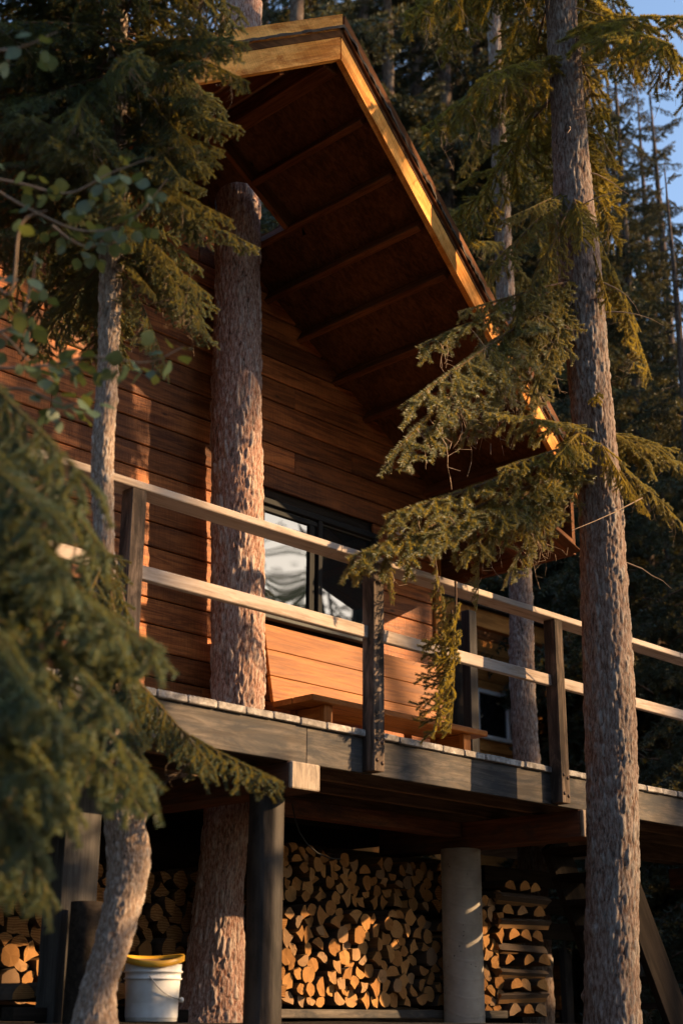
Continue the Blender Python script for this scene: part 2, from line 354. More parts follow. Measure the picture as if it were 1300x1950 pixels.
# wall backing
V = [(XC_L, WY+.03, -.25), (XC_R-.01, WY+.03, -.25), (XC_R-.01, WY+.03, zb(XC_R)+.10), (XR, WY+.03, ZR+.10), (XC_L, WY+.03, zb(XC_L)+.10)]
V2 = [(x, y+5.6, z) for x, y, z in V]
F = [(0, 1, 2, 3, 4), (9, 8, 7, 6, 5), (0, 5, 6, 1), (1, 6, 7, 2), (2, 7, 8, 3), (3, 8, 9, 4), (4, 9, 5, 0)]
gable = obj('gable_wall', mesh_py('gable_wall', V+V2, F, M_DARKWOOD), cabin)
PITCH_B = 0.1685
WX0, WX1, WZ0, WZ1 = 0.60, 1.815, 1.115, 1.955     # window opening
k0 = -11
rs = random.Random(5)
z = 2.557 - 15*PITCH_B
while z < ZR:
    z0, z1 = z+0.004, z+PITCH_B-0.004
    # roof cut: x range where the board is under the roof
    zt = z1
    half = (ZR+0.10 - z0)/SL
    xa, xb = max(XC_L, XR-half), min(XC_R-.012, XR+half)
    if xb-xa > 0.1:
        cuts = []
        x = xa + rs.uniform(0.5, 2.6)
        while x < xb-0.5: cuts.append(x); x += rs.uniform(1.6, 3.0)
        seg = list(zip([xa]+cuts, cuts+[xb]))
        out = []
        for (a, b) in seg:
            if z1 > WZ0+.03 and z0 < WZ1-.03 and b > WX0 and a < WX1:
                if WX0-a > 0.05: out.append((a, WX0+.02))
                if b-WX1 > 0.05: out.append((WX1-.02, b))
            else: out.append((a, b))
        for a, b in out:
            t = 0.022+rs.uniform(-.0015, .0015)
            p = plank('siding_board', (a+.001, WY+.005, (z0+z1)/2), (b-.001, WY+.005, (z0+z1)/2), t, z1-z0, (0, 0, 1), M_SIDING, gable, 0.006)
    z += PITCH_B
boxo('corner_trim', (XC_R-.011, WY-.03, -.03), (XC_R+.065, WY+.06, zb(XC_R)+.05), M_ORANGE, cabin, axis=2)
boxo('foundation_wall', (XC_L, 2.5, -1.6), (XC_R+1.2, 2.58, -.26), M_DARKWOOD, cabin)
# window
win = obj('window', mesh_py('window_backing', [(WX0, WY+.02, WZ0), (WX1, WY+.02, WZ0), (WX1, WY+.02, WZ1), (WX0, WY+.02, WZ1)], [(0, 1, 2, 3)], M_FRAME), cabin)
fw = 0.042
boxo('frame', (WX0, WY-.045, WZ1-fw), (WX1, WY+.018, WZ1), M_FRAME, win)
boxo('frame', (WX0, WY-.045, WZ0), (WX1, WY+.018, WZ0+fw), M_FRAME, win)
boxo('frame', (WX0, WY-.044, WZ0+fw), (WX0+fw, WY+.018, WZ1-fw), M_FRAME, win, axis=2)
boxo('frame', (WX1-fw, WY-.044, WZ0+fw), (WX1, WY+.018, WZ1-fw), M_FRAME, win, axis=2)
XM = 1.2075
boxo('mullion', (XM-.022, WY-.043, WZ0+fw), (XM+.022, WY+.018, WZ1-fw), M_FRAME, win, axis=2)
boxo('sill', (WX0-.01, WY-.065, WZ0-.028), (WX1+.01, WY-.005, WZ0-.001), M_SILL, win)
# sliding sash on the left
sw = 0.034
for lo, hi, ax in (((WX0+fw, WY-.030, WZ1-fw-.052), (XM-.022, WY+.004, WZ1-fw-.018), 0), ((WX0+fw, WY-.030, WZ0+fw), (XM-.022, WY+.004, WZ0+fw+sw), 0),
                   ((WX0+fw, WY-.029, WZ0+fw+sw), (WX0+fw+sw, WY+.004, WZ1-fw-.052), 2), ((XM-.022-.075, WY-.029, WZ0+fw+sw), (XM-.022-.022, WY+.004, WZ1-fw-.052), 2)):
    boxo('sash', lo, hi, M_FRAME, win, axis=ax)
boxo('track', (WX0+fw, WY-.012, WZ1-fw-.017), (XM-.022, WY+.0, WZ1-fw-.002), M_SILL, win)
boxo('track', (XM+.022, WY-.010, WZ1-fw-.012), (WX1-fw, WY+.004, WZ1-fw-.003), M_SILL, win)
def pane(nm, x0, x1, z0, z1, y, parent, mat=M_GLASS, bulge=0.0):
    n = 10; V = []; F = []
    for j in range(n+1):
        for i in range(n+1):
            u, v = i/n, j/n
            V.append((x0+(x1-x0)*u, y + bulge*(math.sin(math.pi*u)*math.sin(math.pi*v)), z0+(z1-z0)*v))
    for j in range(n):
        for i in range(n):
            q = j*(n+1)+i; F.append((q, q+1, q+n+2, q+n+1))
    return obj(nm, mesh_py(nm, V, F, mat, smooth=True), parent)
pane('pane', WX0+fw+sw-.004, XM-.022-.071, WZ0+fw+sw-.004, WZ1-fw-.048, WY-.010, win, bulge=0.0012)
pane('pane', XM+.018, WX1-fw+.004, WZ0+fw-.004, WZ1-fw+.004, WY+.006, win, bulge=0.0008)

# roof: sheathing slabs, purlins, ridge beam, barge boards
PH = 0.115                                  # purlin depth
YB = 7.6
HX0, HX1, HY0, HY1 = -0.06, 0.43, 1.10, 1.66      # opening for the tree
def roof_side(sgn):
    V = []; F = []
    xe = XE_R if sgn > 0 else XE_L
    def P(x, y, top): return (x, y, zb(x)+PH+(0.0 if not top else 0.10))
    def quad(a, b, c, d):
        i = len(V); V.extend([a, b, c, d]); F.append((i, i+1, i+2, i+3))
    xs = [XR, HX0-.02, HX1+.03, xe] if sgn > 0 else [XR, -1.4, -2.5, xe]
    for i in range(len(xs)-1):
        x0, x1 = xs[i], xs[i+1]
        for top in (0, 1):
            o = 0.05 if top else 0.0
            if sgn > 0 and i == 1:
                quad(P(x0, ye(x0)-o, top), P(x1, ye(x1)-o, top), P(x1, HY0-.03, top), P(x0, HY0-.03, top))
                quad(P(x0, HY1+.03, top), P(x1, HY1+.03, top), P(x1, YB, top), P(x0, YB, top))
                n = 40; cxh, cyh = (HX0+HX1)/2, (HY0+HY1)/2; rx, ry = (HX1-HX0)/2, (HY1-HY0)/2
                ring = []
                for k in range(n):
                    a = 2*math.pi*k/n; ca, sa = math.cos(a), math.sin(a)
                    e = (cxh+rx*ca*.92, cyh+ry*sa*.92)
                    ox = (x1 if ca > 0 else x0) - cxh; oy = (HY1+.03 if sa > 0 else HY0-.03) - cyh
                    tt = min(abs(ox)/max(abs(ca), 1e-6), abs(oy)/max(abs(sa), 1e-6))
                    ring.append((e, (cxh+ca*tt, cyh+sa*tt)))
                for k in range(n):
                    e0, o0 = ring[k]; e1, o1 = ring[(k+1) % n]
                    quad(P(*e0, top), P(*o0, top), P(*o1, top), P(*e1, top))
                    if top: quad(P(*e0, 0), P(*e1, 0), P(*e1, 1), P(*e0, 1))
            else:
                quad(P(x0, ye(x0)-o, top), P(x1, ye(x1)-o, top), P(x1, YB, top), P(x0, YB, top))
    # front and eave edges
    nseg = 60; 
    for k in range(nseg):
        a = XR+(xe-XR)*k/nseg; b = XR+(xe-XR)*(k+1)/nseg
        quad(P(a, ye(a)-.05, 1), P(b, ye(b)-.05, 1), (b, ye(b)-.045, zb(b)+PH+.055), (a, ye(a)-.045, zb(a)+PH+.055))
        quad((a, ye(a)-.045, zb(a)+PH+.055), (b, ye(b)-.045, zb(b)+PH+.055), P(b, ye(b), 0), P(a, ye(a), 0))
    quad(P(xe, ye(xe), 0), P(xe, YB, 0), P(xe, YB, 1), P(xe, ye(xe)-.05, 1))
    return V, F
V, F = roof_side(1); n0 = len(V); Vl, Fl = roof_side(-1)
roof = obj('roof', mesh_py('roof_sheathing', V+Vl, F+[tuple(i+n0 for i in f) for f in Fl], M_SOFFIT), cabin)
# shingles: rough layer on top with ragged front edge
def shingles(sgn):
    xe = XE_R+.05 if sgn > 0 else XE_L-.05; V = []; F = []; n = 130
    for k in range(n+1):
        x = XR+(xe-XR)*k/n
        j = mnoise.noise(Vector((x*9, sgn*3, 0)))*.012 + random.uniform(-.006, .006)
        zt = zb(x)+PH+.104
        th = 0.030+0.010*mnoise.noise(Vector((x*14, 5, sgn)))
        ys = ye(x)-.075+j
        V += [(x, ys, zt), (x, ys-.004, zt+th*.6), (x, ys+.02, zt+th), (x, 0.9, zt+th), ]
    for k in range(n):
        for q in range(3):
            a = k*4+q; b = (k+1)*4+q; F.append((a, b, b+1, a+1))
    return mesh_py('shingle_edge', V, F, M_SHINGLE)
obj('shingle_edge', shingles(1), roof); obj('shingle_edge', shingles(-1), roof)
sn = Vector((SL, 0, 1)).normalized()
pur_x = [-0.008, 0.34, 0.68, 1.016, 1.387, 1.72, 2.07, 2.42]
for x in pur_x:
    for sgn in ((1, -1)):
        xx = x if sgn > 0 else 2*XR-x
        y0 = ye(xx)+.045; y1 = WY+.02
        up = Vector((SL*sgn, 0, 1))
        zc = zb(xx)+PH/2
        if sgn > 0 and x < 0.1: y1 = 1.08
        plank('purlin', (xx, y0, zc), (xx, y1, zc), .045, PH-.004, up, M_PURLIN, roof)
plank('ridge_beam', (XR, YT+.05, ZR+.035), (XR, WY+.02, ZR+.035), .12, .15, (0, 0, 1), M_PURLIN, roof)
for (yy, xa, xb) in ((1.10, XR+.06, .32),):
    plank('header', (xa, yy, zb(xa)+PH/2), (xb, yy, zb(xb)+PH/2), .042, PH-.002, (0, 0, 1), M_PURLIN, roof)
BH = 0.245
def barge(sgn):
    xe = XE_R if sgn > 0 else XE_L
    p0 = Vector((XR+.002*sgn, YT-.02, ZR)); p1 = Vector((xe, ye(xe)-.02, zb(xe)))
    ax = (p1-p0).normalized(); nrm = Vector((PR*sgn, -1, 0)).normalized()
    upv = nrm.cross(ax); upv = upv if upv.z > 0 else -upv
    c = (p0+p1)/2; L = (p1-p0).length; t = .040
    hv = .283
    # profile in the vertical plane (plumb cuts), bottom edge along p0-p1
    def blk(nm, lo_, hi_, o0, o1, mat):
        V = []
        for (p) in (p0, p1):
            for (h) in (lo_, hi_):
                for (o) in (o0, o1):
                    V.append(p + Vector((0, 0, h)) + nrm*o)
        F = [(0, 1, 3, 2), (4, 6, 7, 5), (0, 4, 5, 1), (2, 3, 7, 6), (0, 2, 6, 4), (1, 5, 7, 3)]
        if sgn < 0: F = [tuple(reversed(f)) for f in F]
        R = frame(c, ax, upv); Ri = R.inverted()
        return obj(nm, mesh_py(nm, [Ri @ v for v in V], F, mat), roof, R)
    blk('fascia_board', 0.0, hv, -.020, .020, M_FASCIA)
    blk('trim_board', hv-(.055 if sgn < 0 else .085), hv+.035, .0215, .045, M_FASCIA if sgn < 0 else M_PURLIN)  # right trim in darker wood, its unlit face put into the colour
barge(1); barge(-1)
# eave box on the right: fascia, soffit, beam
boxo('eave_fascia', (XE_R-.045, ye(XE_R)+.05, 1.80), (XE_R-.005, YB, zb(XE_R)+.11), M_PURLIN, roof, axis=1)
boxo('eave_beam', (2.18, ye(2.3)+.25, 1.94), (2.32, YB, 2.14), M_PURLIN, roof, axis=1)
for yy in (ye(XE_R)+.07, 1.0, 1.42):
    plank('soffit_joist', (2.20, yy, 2.05), (XE_R-.05, yy, 1.86), .045, .12, (0, 0, 1), M_PURLIN, roof)
plank('soffit_board', (2.26, 0.80, 1.985), (XE_R-.05, .80, 1.805), .55, .012, (0, 0, 1), M_SOFFIT, roof)

# round fixture on the wall
fx = at(760, 1006, WY-.02)
wl = thing('wall_light', fx+Vector((0, .02, 0)), 'small round white fixture on the siding beside the window', 'wall light')
Rm = Matrix.Translation(fx+Vector((0, .02, 0))) @ Matrix.Rotation(math.pi/2, 4, 'X')
obj('back_plate', lathe([(0.0, .0), (.052, .0), (.052, .016), (.046, .022), (0, .023)], 24, [M_WHITE]), wl, Rm)
obj('lens', lathe([(.040, .022), (.038, .042), (.026, .055), (0, .060)], 24, [M_PLASTIC]), wl, Rm)

# ------------------------------------------------------------------ deck
deck = thing('deck', (0, 0.8, -1.5), 'raised timber deck with weathered grey railing in front of the cabin', 'deck')
floor = obj('deck_frame', mesh_py('ledger', [(XC_L, WY-.02, -.20), (6.2, WY-.02, -.20), (6.2, WY-.02, -.05), (XC_L, WY-.02, -.05)], [(0, 1, 2, 3)], M_JOIST), deck)
DT = 0.038
pos = -0.755 - 0.188*16
i = 0
tree_c = (0.25, 1.42)
while pos < 6.0:
    x0, x1 = pos+.0025, pos+.188-.0025
    yf = -.022 + random.uniform(-.006, .006); yb_ = WY-.03 if x1 < XC_R+.1 else 3.4
    dz = random.uniform(-.002, .002)
    if x1 > tree_c[0]-.27 and x0 < tree_c[0]+.27:
        segs = [(yf, tree_c[1]-.24), (tree_c[1]+.22, yb_)]
    else: segs = [(yf, yb_)]
    for a, b in segs:
        boxo('deck_board', (x0, a, -DT+dz), (x1, b, dz), M_DECK, floor, .006, axis=1, jit=.0015)
    pos += .188
RZ0, RZ1 = -.232, -.041
for a, b in ((-3.9, -.503), (-.499, 3.20), (3.204, 6.05)):
    boxo('rim_joist', (a, .0, RZ0), (b, .038, RZ1), M_RIM, floor, .003)
for yy in (.36, .72, 1.40):
    boxo('joist', (-3.9, yy, RZ0+.012), (6.05, yy+.040, RZ1), M_JOIST, floor)
def beam(xa, xb, z0, z1, y1, m=M_BEAM):
    b = boxo('beam', (xa, .0, z0), (xb, y1, z1), m, floor, .006, axis=1)
    boxo('beam_end', (xa+.002, -.028, z0+.002), (xb-.002, -.0005, z1-.002), M_BEAMEND, floor, .008, axis=2)
beam(-.632, -.424, -.372, RZ0-.001, WY+.02); beam(1.87, 2.07, -.402, RZ0-.001, WY+.02); beam(5.6, 5.8, -.402, RZ0-.001, WY+.02)
beam(-2.9, -2.7, -.402, RZ0-.001, WY+.02)
boxo('cross_beam', (.1, .95, -.33), (1.86, 1.07, RZ0-.002), M_BEAM, floor)
# railing
rail = obj('railing', plank_mesh(3.4, .14, .038, M_RAIL, .004), deck, frame((-2.05, -.025, .951), (1, 0, 0), (0, 0, 1)))
for a, b in ((-.348, 3.05), (3.054, 6.05)):
    boxo('top_rail', (a, -.095, .932), (b, .045, .970), M_RAIL, rail, .004)
pxs = [-3.39, -1.72, -.047, 1.623, 3.29, 4.96]
for x in pxs:
    p = boxo('post', (x-.043, -.0895, -.226), (x+.043, -.0015, .931), M_POST, rail, .004, axis=2, jit=.001)
    if -2 < x < 2:
        for dx, zz in ((-.018, -.055), (.022, -.072), (-.018, -.168), (.022, -.182)):
            obj('bolt', lathe([(0, .006), (.006, .006), (.0065, .004), (.0115, .003), (.0115, 0)], 12, [M_BOLT]), rail,
                Matrix.Translation((x+dx, -.0896, zz)) @ Matrix.Rotation(math.pi/2, 4, 'X'))
for a, b in zip(pxs[:-1], pxs[1:]):
    boxo('mid_rail', (a+.0435, -.050, .503), (b-.0435, -.012, .573), M_RAIL, rail, .004)
# grey post standing on the deck behind the bench
gp = at(903, 1300, 2.2)
boxo('grey_post', (gp.x-.05, 2.2, 0.001), (gp.x+.05, 2.29, gp.z+.63), M_GREYPOST, deck, axis=2)
# supports
bp = Vector((-.545, .245, 0))
def log_post(name, c, r0, r1, z0, z1, mat, parent, n=40, m=60, amp=.006):
    V = []; F = []
    for j in range(m+1):
        t = j/m; zz = z0+(z1-z0)*t; r = r0+(r1-r0)*t
        for k in range(n):
            a = 2*math.pi*k/n
            d = amp*mnoise.noise(Vector((math.cos(a)*2, math.sin(a)*2, zz*1.3)))
            V.append(((r+d)*math.cos(a), (r+d)*math.sin(a), zz))
    for j in range(m):
        for k in range(n): F.append((j*n+k, j*n+(k+1) % n, (j+1)*n+(k+1) % n, (j+1)*n+k))
    F.append(tuple(range(m*n, (m+1)*n)))
    return V, F
V, F = log_post('support_post', bp, .098, .090, -1.55, -.373, None, None)
V = [(z, x, y) for x, y, z in V]       # grain along local X
R = Matrix.Translation((bp.x, bp.y, 0)) @ Matrix(((0, 1, 0, 0), (0, 0, 1, 0), (1, 0, 0, 0), (0, 0, 0, 1)))
tag(obj('support_post', mesh_py('support_post', V, F, M_BLACKPOST, smooth=True), deck, R), 'black round log post under the beam')
def pillar():
    V = []; F = []; n = 72; m = 190; z0, z1 = -1.6, -.403
    for j in range(m+1):
        zz = z0+(z1-z0)*j/m
        for k in range(n):
            a = 2*math.pi*k/n; ph = ((zz+.02*math.sin(a*2)+a/(2*math.pi)*.115) % .115)/.115
            r = .1335 + (.0022 if ph < .07 else 0) + .002*mnoise.noise(Vector((math.cos(a)*3, math.sin(a)*3, zz*4)))
            V.append((r*math.cos(a), r*math.sin(a), zz))
    for j in range(m):
        for k in range(n): F.append((j*n+k, j*n+(k+1) % n, (j+1)*n+(k+1) % n, (j+1)*n+k))
    F.append(tuple(range(m*n, (m+1)*n)))
    return mesh_py('concrete_pillar', V, F, M_CONCRETE, smooth=True)
tag(obj('concrete_pillar', pillar(), deck, Matrix.Translation((1.93, 1.02, 0))), 'pale round concrete pillar under the beam')
obj('concrete_pillar', bpy.data.objects['concrete_pillar'].data, deck, Matrix.Translation((5.7, 1.02, 0)))
lp = at(155, 1650, .55)
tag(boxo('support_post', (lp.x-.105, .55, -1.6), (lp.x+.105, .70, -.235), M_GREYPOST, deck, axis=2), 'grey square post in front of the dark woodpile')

# ------------------------------------------------------------------ bench
bx0, bx1, by0, by1, bz = .47, 2.19, .965, 1.33, .43
bench = thing('bench', ((bx0+bx1)/2, 1.15, 0), 'orange varnished bench with three-board back on the deck below the window', 'bench')
for k, (a, b) in enumerate(((by0, by0+.180), (by0+.183, by1))):
    boxo('seat_board', (bx0+(.0 if k else .0), a, bz-.042), (bx1, b, bz), M_BENCH, bench, .006)
for x in (at(622, 1360, by0+.05).x, at(886, 1410, by0+.05).x):
    boxo('leg', (x-.04, by0+.035, .001), (x+.04, by0+.075, bz-.043), M_BENCH, bench, axis=2)
    boxo('leg', (x-.04, by1-.06, .001), (x+.04, by1-.02, bz-.043), M_BENCH, bench, axis=2)
    boxo('leg_brace', (x-.019, by0+.076, .20), (x+.019, by1-.061, bz-.043), M_BENCH, bench, axis=1)
tb0, tb1 = Vector((0, 1.335, .425)), Vector((0, 1.445, .965))
for k in range(3):
    a = tb0.lerp(tb1, k/3+.003); b = tb0.lerp(tb1, (k+1)/3-.003); c = (a+b)/2
    plank('back_board', (bx0-.0, c.y, c.z), (bx1, c.y, c.z), (b-a).length, .028, Vector((0, -(tb1-tb0).z, (tb1-tb0).y)), M_BENCH, bench, .003)
for x in (bx0+.35, bx1-.35):
    plank('back_support', (x, 1.32+.035, .001), (x, 1.475, .94), .06, .03, (0, -1, .2), M_BENCH, bench)

# ------------------------------------------------------------------ firewood
def log_mesh(kind, rs):
    L = .40; pts = []
    if kind == 0:      # round
        for k in range(12): a = 2*math.pi*k/12; r = 1+rs.uniform(-.06, .06); pts.append((r*math.cos(a), r*math.sin(a)*rs.uniform(.93, 1.0), 0))
    elif kind == 1:    # half
        for k in range(9): a = math.pi*k/8; r = 1+rs.uniform(-.05, .05); pts.append((r*math.cos(a), r*math.sin(a)*1.05-.38, 0))
        pts += [(-.45, -.40+rs.uniform(-.1, .06), 1), (.35, -.40+rs.uniform(-.12, .06), 1)]
    elif kind == 2:    # quarter
        s = rs.uniform(1.35, 1.7)
        for k in range(7): a = math.radians(45+15*k); r = s*(1+rs.uniform(-.04, .04)); pts.append((r*math.cos(a), r*math.sin(a)-.85, 0))
        pts += [(-.42+rs.uniform(-.1, .1), -.30, 1), (rs.uniform(-.15, .1), -.88, 1), (.42+rs.uniform(-.1, .1), -.28, 1)]
    else:              # irregular chunk
        for k in range(9):
            a = 2*math.pi*k/9; r = rs.uniform(.72, 1.12); pts.append((r*math.cos(a), r*math.sin(a)*.92, 0 if k < 4 else 1))
    n = len(pts); V = []; F = []; mi = []
    tw = rs.uniform(-.05, .05)
    for i, x in enumerate((0.0, .012, L)):
        for (a, b, _) in pts:
            s = .95 if i == 0 else 1.0; xx = x + (rs.uniform(-.004, .004)/.055 if i == 0 else 0)
            V.append((xx if i else rs.uniform(-.004, .004), a*s, b*s))
    for i in range(2):
        for k in range(n):
            F.append((i*n+k, (i+1)*n+k, (i+1)*n+(k+1) % n, i*n+(k+1) % n)); mi.append(2 if pts[k][2] else 1)
    c = len(V); V.append((rs.uniform(-.003, .003), sum(p[0] for p in pts)/n, sum(p[1] for p in pts)/n))
    for k in range(n): F.append((k, (k+1) % n, c)); mi.append(0)
    F.append(tuple(range(2*n, 3*n))); mi.append(0)
    return mesh_py('firewood_log', V, F, [M_END, M_LOGBARK, M_LOGSPLIT], mi)
rs = random.Random(11)
LOGS = [log_mesh(k, rs) for k in (0, 0, 1, 1, 1, 1, 2, 2, 2, 2, 2, 3, 3, 3, 1, 1, 1, 2, 2, 2, 3, 3, 0, 1, 2, 3)]
def pack(xa, xb, zf, ztop, rs, rmin=.038, rmax=.058):
    cs = []
    fails = 0
    while fails < 60 and len(cs) < 400:
        r = rs.uniform(rmin, rmax); best = None
        for _ in range(36):
            x = rs.uniform(xa+r, xb-r); y = zf+r
            for (cx, cz, cr) in cs:
                dx = abs(x-cx); R_ = (r+cr)*.88
                if dx < R_: y = max(y, cz+math.sqrt(R_*R_-dx*dx))
            if best is None or y < best[1]: best = (x, y)
        if best[1]+r > (ztop(best[0]) if callable(ztop) else ztop): fails += 1; continue
        cs.append((best[0], best[1], r))
    return cs
N_LOG = 0; REST = []
def put_log(p, r, rot, direction, label, group, jut=0.0, mesh=None, sx=1.0, mapped=True):
    global N_LOG
    me = mesh or rs.choice(LOGS)
    if mapped: p = ((p[0]+5.6)*1.069-5.6, p[1]+.45, (p[2]+1.439)*1.069-1.439); r *= 1.069
    d = Vector(direction); R = frame(p, d, (0, 0, 1)) @ Matrix.Rotation(rot, 4, 'X') @ Matrix.Diagonal((sx, r*1.08, r*1.08, 1))
    vis = label is not None and N_LOG < 300
    if not vis: REST.append((me, R)); return
    o = obj('firewood_log', me, None, R); tag(o, label, 'log', group); N_LOG += 1
WP = 1.20
def wobble(r): return rs.uniform(0, 6.283)
G_LOG = 'split firewood stacked under the deck'
# middle stack
lab_m = 'split log in the lower tier of the woodpile between black post and concrete pillar'
lo = pack(.34, 2.26, -1.415, lambda x: -.80+.03*math.sin(x*9), rs)
up = pack(.34, 2.26, -.80, lambda x: -.36 if x < 1.0 else -.46, rs, .036, .052)
def hidden_by_tree(x): return x < .47
for (x, zz, r) in lo:
    put_log((x, WP+rs.uniform(-.035, .035), zz), r, wobble(r), (rs.uniform(-.06, .06), 1, 0), None if (hidden_by_tree(x) or 1.98 < x < 2.2) else lab_m, G_LOG, mapped=False)
lab_m = 'split log in the set-back upper tier of the woodpile between black post and concrete pillar'
for (x, zz, r) in up:
    put_log((x, WP+.10+rs.uniform(-.03, .04), zz), r, wobble(r), (rs.uniform(-.06, .06), 1, 0), None if (hidden_by_tree(x) or 1.98 < x < 2.2) else lab_m, G_LOG, mapped=False)
# end crib, right of the pillar
lab_c = 'log in the criss-cross end of the woodpile, right of the concrete pillar'
zz = -1.47; lay = 0
while zz < -.62:
    if lay % 2 == 0:
        for k in range(3):
            r = rs.uniform(.05, .066)
            put_log((2.62+.155*k+rs.uniform(-.02, .02), WP-.06+rs.uniform(-.03, .03), zz+.052), r, rs.uniform(-.4, .4), (rs.uniform(-.04, .04), 1, 0), lab_c, G_LOG, mesh=LOGS[rs.choice((2, 3, 4, 5))], mapped=False)
        zz += .094
    else:
        for yk in (0, .28):
            put_log((2.50, WP-.0+yk+rs.uniform(-.02, .02), zz+.036), .045, rs.uniform(-.3, .3), (1, rs.uniform(-.08, .08), rs.uniform(-.03, .03)), lab_c if yk == 0 else None, G_LOG, mesh=LOGS[rs.choice((2, 6, 8))], sx=1.4, mapped=False)
        zz += .072
    lay += 1
ls = pack(2.27, 2.58, -1.47, -.62, rs)
for (x, z_, r) in ls: put_log((x, WP+rs.uniform(-.03, .03), z_), r, wobble(r), (rs.uniform(-.05, .05), 1, 0), lab_c, G_LOG, mapped=False)
# left stacks
lab_n = 'split log in the narrow pile between the bent trunk and the deck tree'
lab_l = 'split log in the dim woodpile at the left, behind the grey post'
lf = pack(-1.95, .30, -1.42, lambda x: -.70+.16*min(1, max(0, (x+1.3)/.5)) + (.20 if x > -.75 else 0), rs, .040, .060)
for (x, z_, r) in lf:
    lb = None
    if -.78 < x < -.12: lb = lab_n
    elif x < -.90: lb = lab_l
    put_log((x, WP-.02+rs.uniform(-.04, .04), z_), r, wobble(r), (rs.uniform(-.06, .06), 1, 0), lb, G_LOG)
# loose row in front of the left pile
lab_f = 'log in the loose front row at the foot of the left woodpile'
xx = -1.62
while xx < -.86:
    r = rs.uniform(.056, .075)
    p = (xx, .72+rs.uniform(-.03, .03), -1.40+r*.6)
    put_log(p, r, rs.uniform(-.3, .3), (rs.uniform(-.08, .08), 1, 0), lab_f, G_LOG, mesh=LOGS[rs.choice((2, 3, 4, 5))], mapped=False); xx += r*2.05
if REST:
    V = []; F = []; MI = []
    for me, R in REST:
        o = len(V); V += [R @ v.co for v in me.vertices]
        for p in me.polygons: F.append(tuple(i+o for i in p.vertices)); MI.append(p.material_index)
    tag(obj('firewood', mesh_py('firewood', V, F, [M_END, M_LOGBARK, M_LOGSPLIT], MI)), 'deeper and hidden logs filling the woodpiles under the deck', 'firewood', None, 'stuff')
tg = boxo('timber_rail', (.30, WP-.05, -1.475), (2.55, WP+.08, -1.425), M_RIM); tag(tg, 'grey squared timber under the middle woodpile', 'timber')
tg = plank('timber_rail', (-1.75, .66, -1.455), (-.75, .62, -1.462), .11, .06, (0, 0, 1), M_DARKWOOD); tag(tg, 'dark squared timber under the loose logs at the left', 'timber')
# dark stump standing by the grey post
sp = at(158, 1760, .45)
V, F = log_post('', None, .085, .078, -1.55, sp.z+.10, None, None, 20, 16, .012)
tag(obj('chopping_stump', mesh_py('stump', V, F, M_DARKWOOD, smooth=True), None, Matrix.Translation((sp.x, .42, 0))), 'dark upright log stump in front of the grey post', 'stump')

# ------------------------------------------------------------------ bucket
bc = at(288, 1941, .42); br = .135
bucket = thing('bucket', (bc.x, bc.y, -1.49), 'white plastic bucket with warped yellow lid on the ground', 'bucket')
T = Matrix.Translation((bc.x, bc.y, -1.488))
obj('body', lathe([(0, 0), (.118, 0), (.123, .004), (.131, .185), (.132, .19), (.140, .192), (.140, .198), (.133, .200), (.134, .222), (.143, .224), (.143, .230), (.135, .233), (.137, .262), (.128, .262), (.126, .02)], 48, [M_PLASTIC]), bucket, T)
lidm = lathe([(0, .255), (.10, .258), (.128, .268), (.133, .280), (.146, .282), (.149, .275), (.149, .255), (.143, .252), (.142, .262)], 48, [M_LIDTOP, M_YELLOW], mi=[0, 0, 1, 1, 1, 1, 1, 1])
for v in lidm.vertices:
    a = math.atan2(v.co.y, v.co.x)+.6; r = math.hypot(v.co.x, v.co.y)/.149
    v.co.z += .009*math.cos(2*a)*r*r + .016 + .115*(v.co.x*.71+v.co.y*.70)
obj('lid', lidm, bucket, T)
rv = Vector((RGT.x, RGT.y, 0)).normalized(); bk = Vector((FWD.x, FWD.y, 0)).normalized()
hp = []
for k in range(25):
    a = math.pi*k/24; s = -math.cos(a)
    hp.append(Vector((bc.x, bc.y, -1.488)) + rv*(s*.10+.045) - bk*(.138*math.sin(a)*.5+.10 - .02*abs(s)) + Vector((0, 0, .19 - .055*(s+1) )))
hp = [Vector((bc.x, bc.y, -1.488)) + rv*(.0+.14*t) - bk*math.sqrt(max(.0196-(.14*t)**2*.97, .0004)) + Vector((0, 0, .205-.105*t-.02*math.sin(math.pi*t))) for t in np.linspace(0, 1, 16)]
tube('handle', hp, .0028, M_WIRE, bucket, 8)
obj('handle_pivot', lathe([(0, .0), (.012, 0), (.012, .010), (0, .012)], 12, [M_PLASTIC]), bucket, Matrix.Translation(hp[-1]) @ Matrix.Rotation(math.pi/2, 4, 'Y'))

# cable hanging under the deck
cpx = [(562, 1560), (570, 1585), (585, 1608), (604, 1624), (626, 1634), (648, 1636)]
tag(tube('hanging_cable', [at(x, y, .62) for x, y in [(556, 1530)]+cpx], .004, M_CABLE), 'grey cable looping down from the deck joists above the woodpile', 'cable')

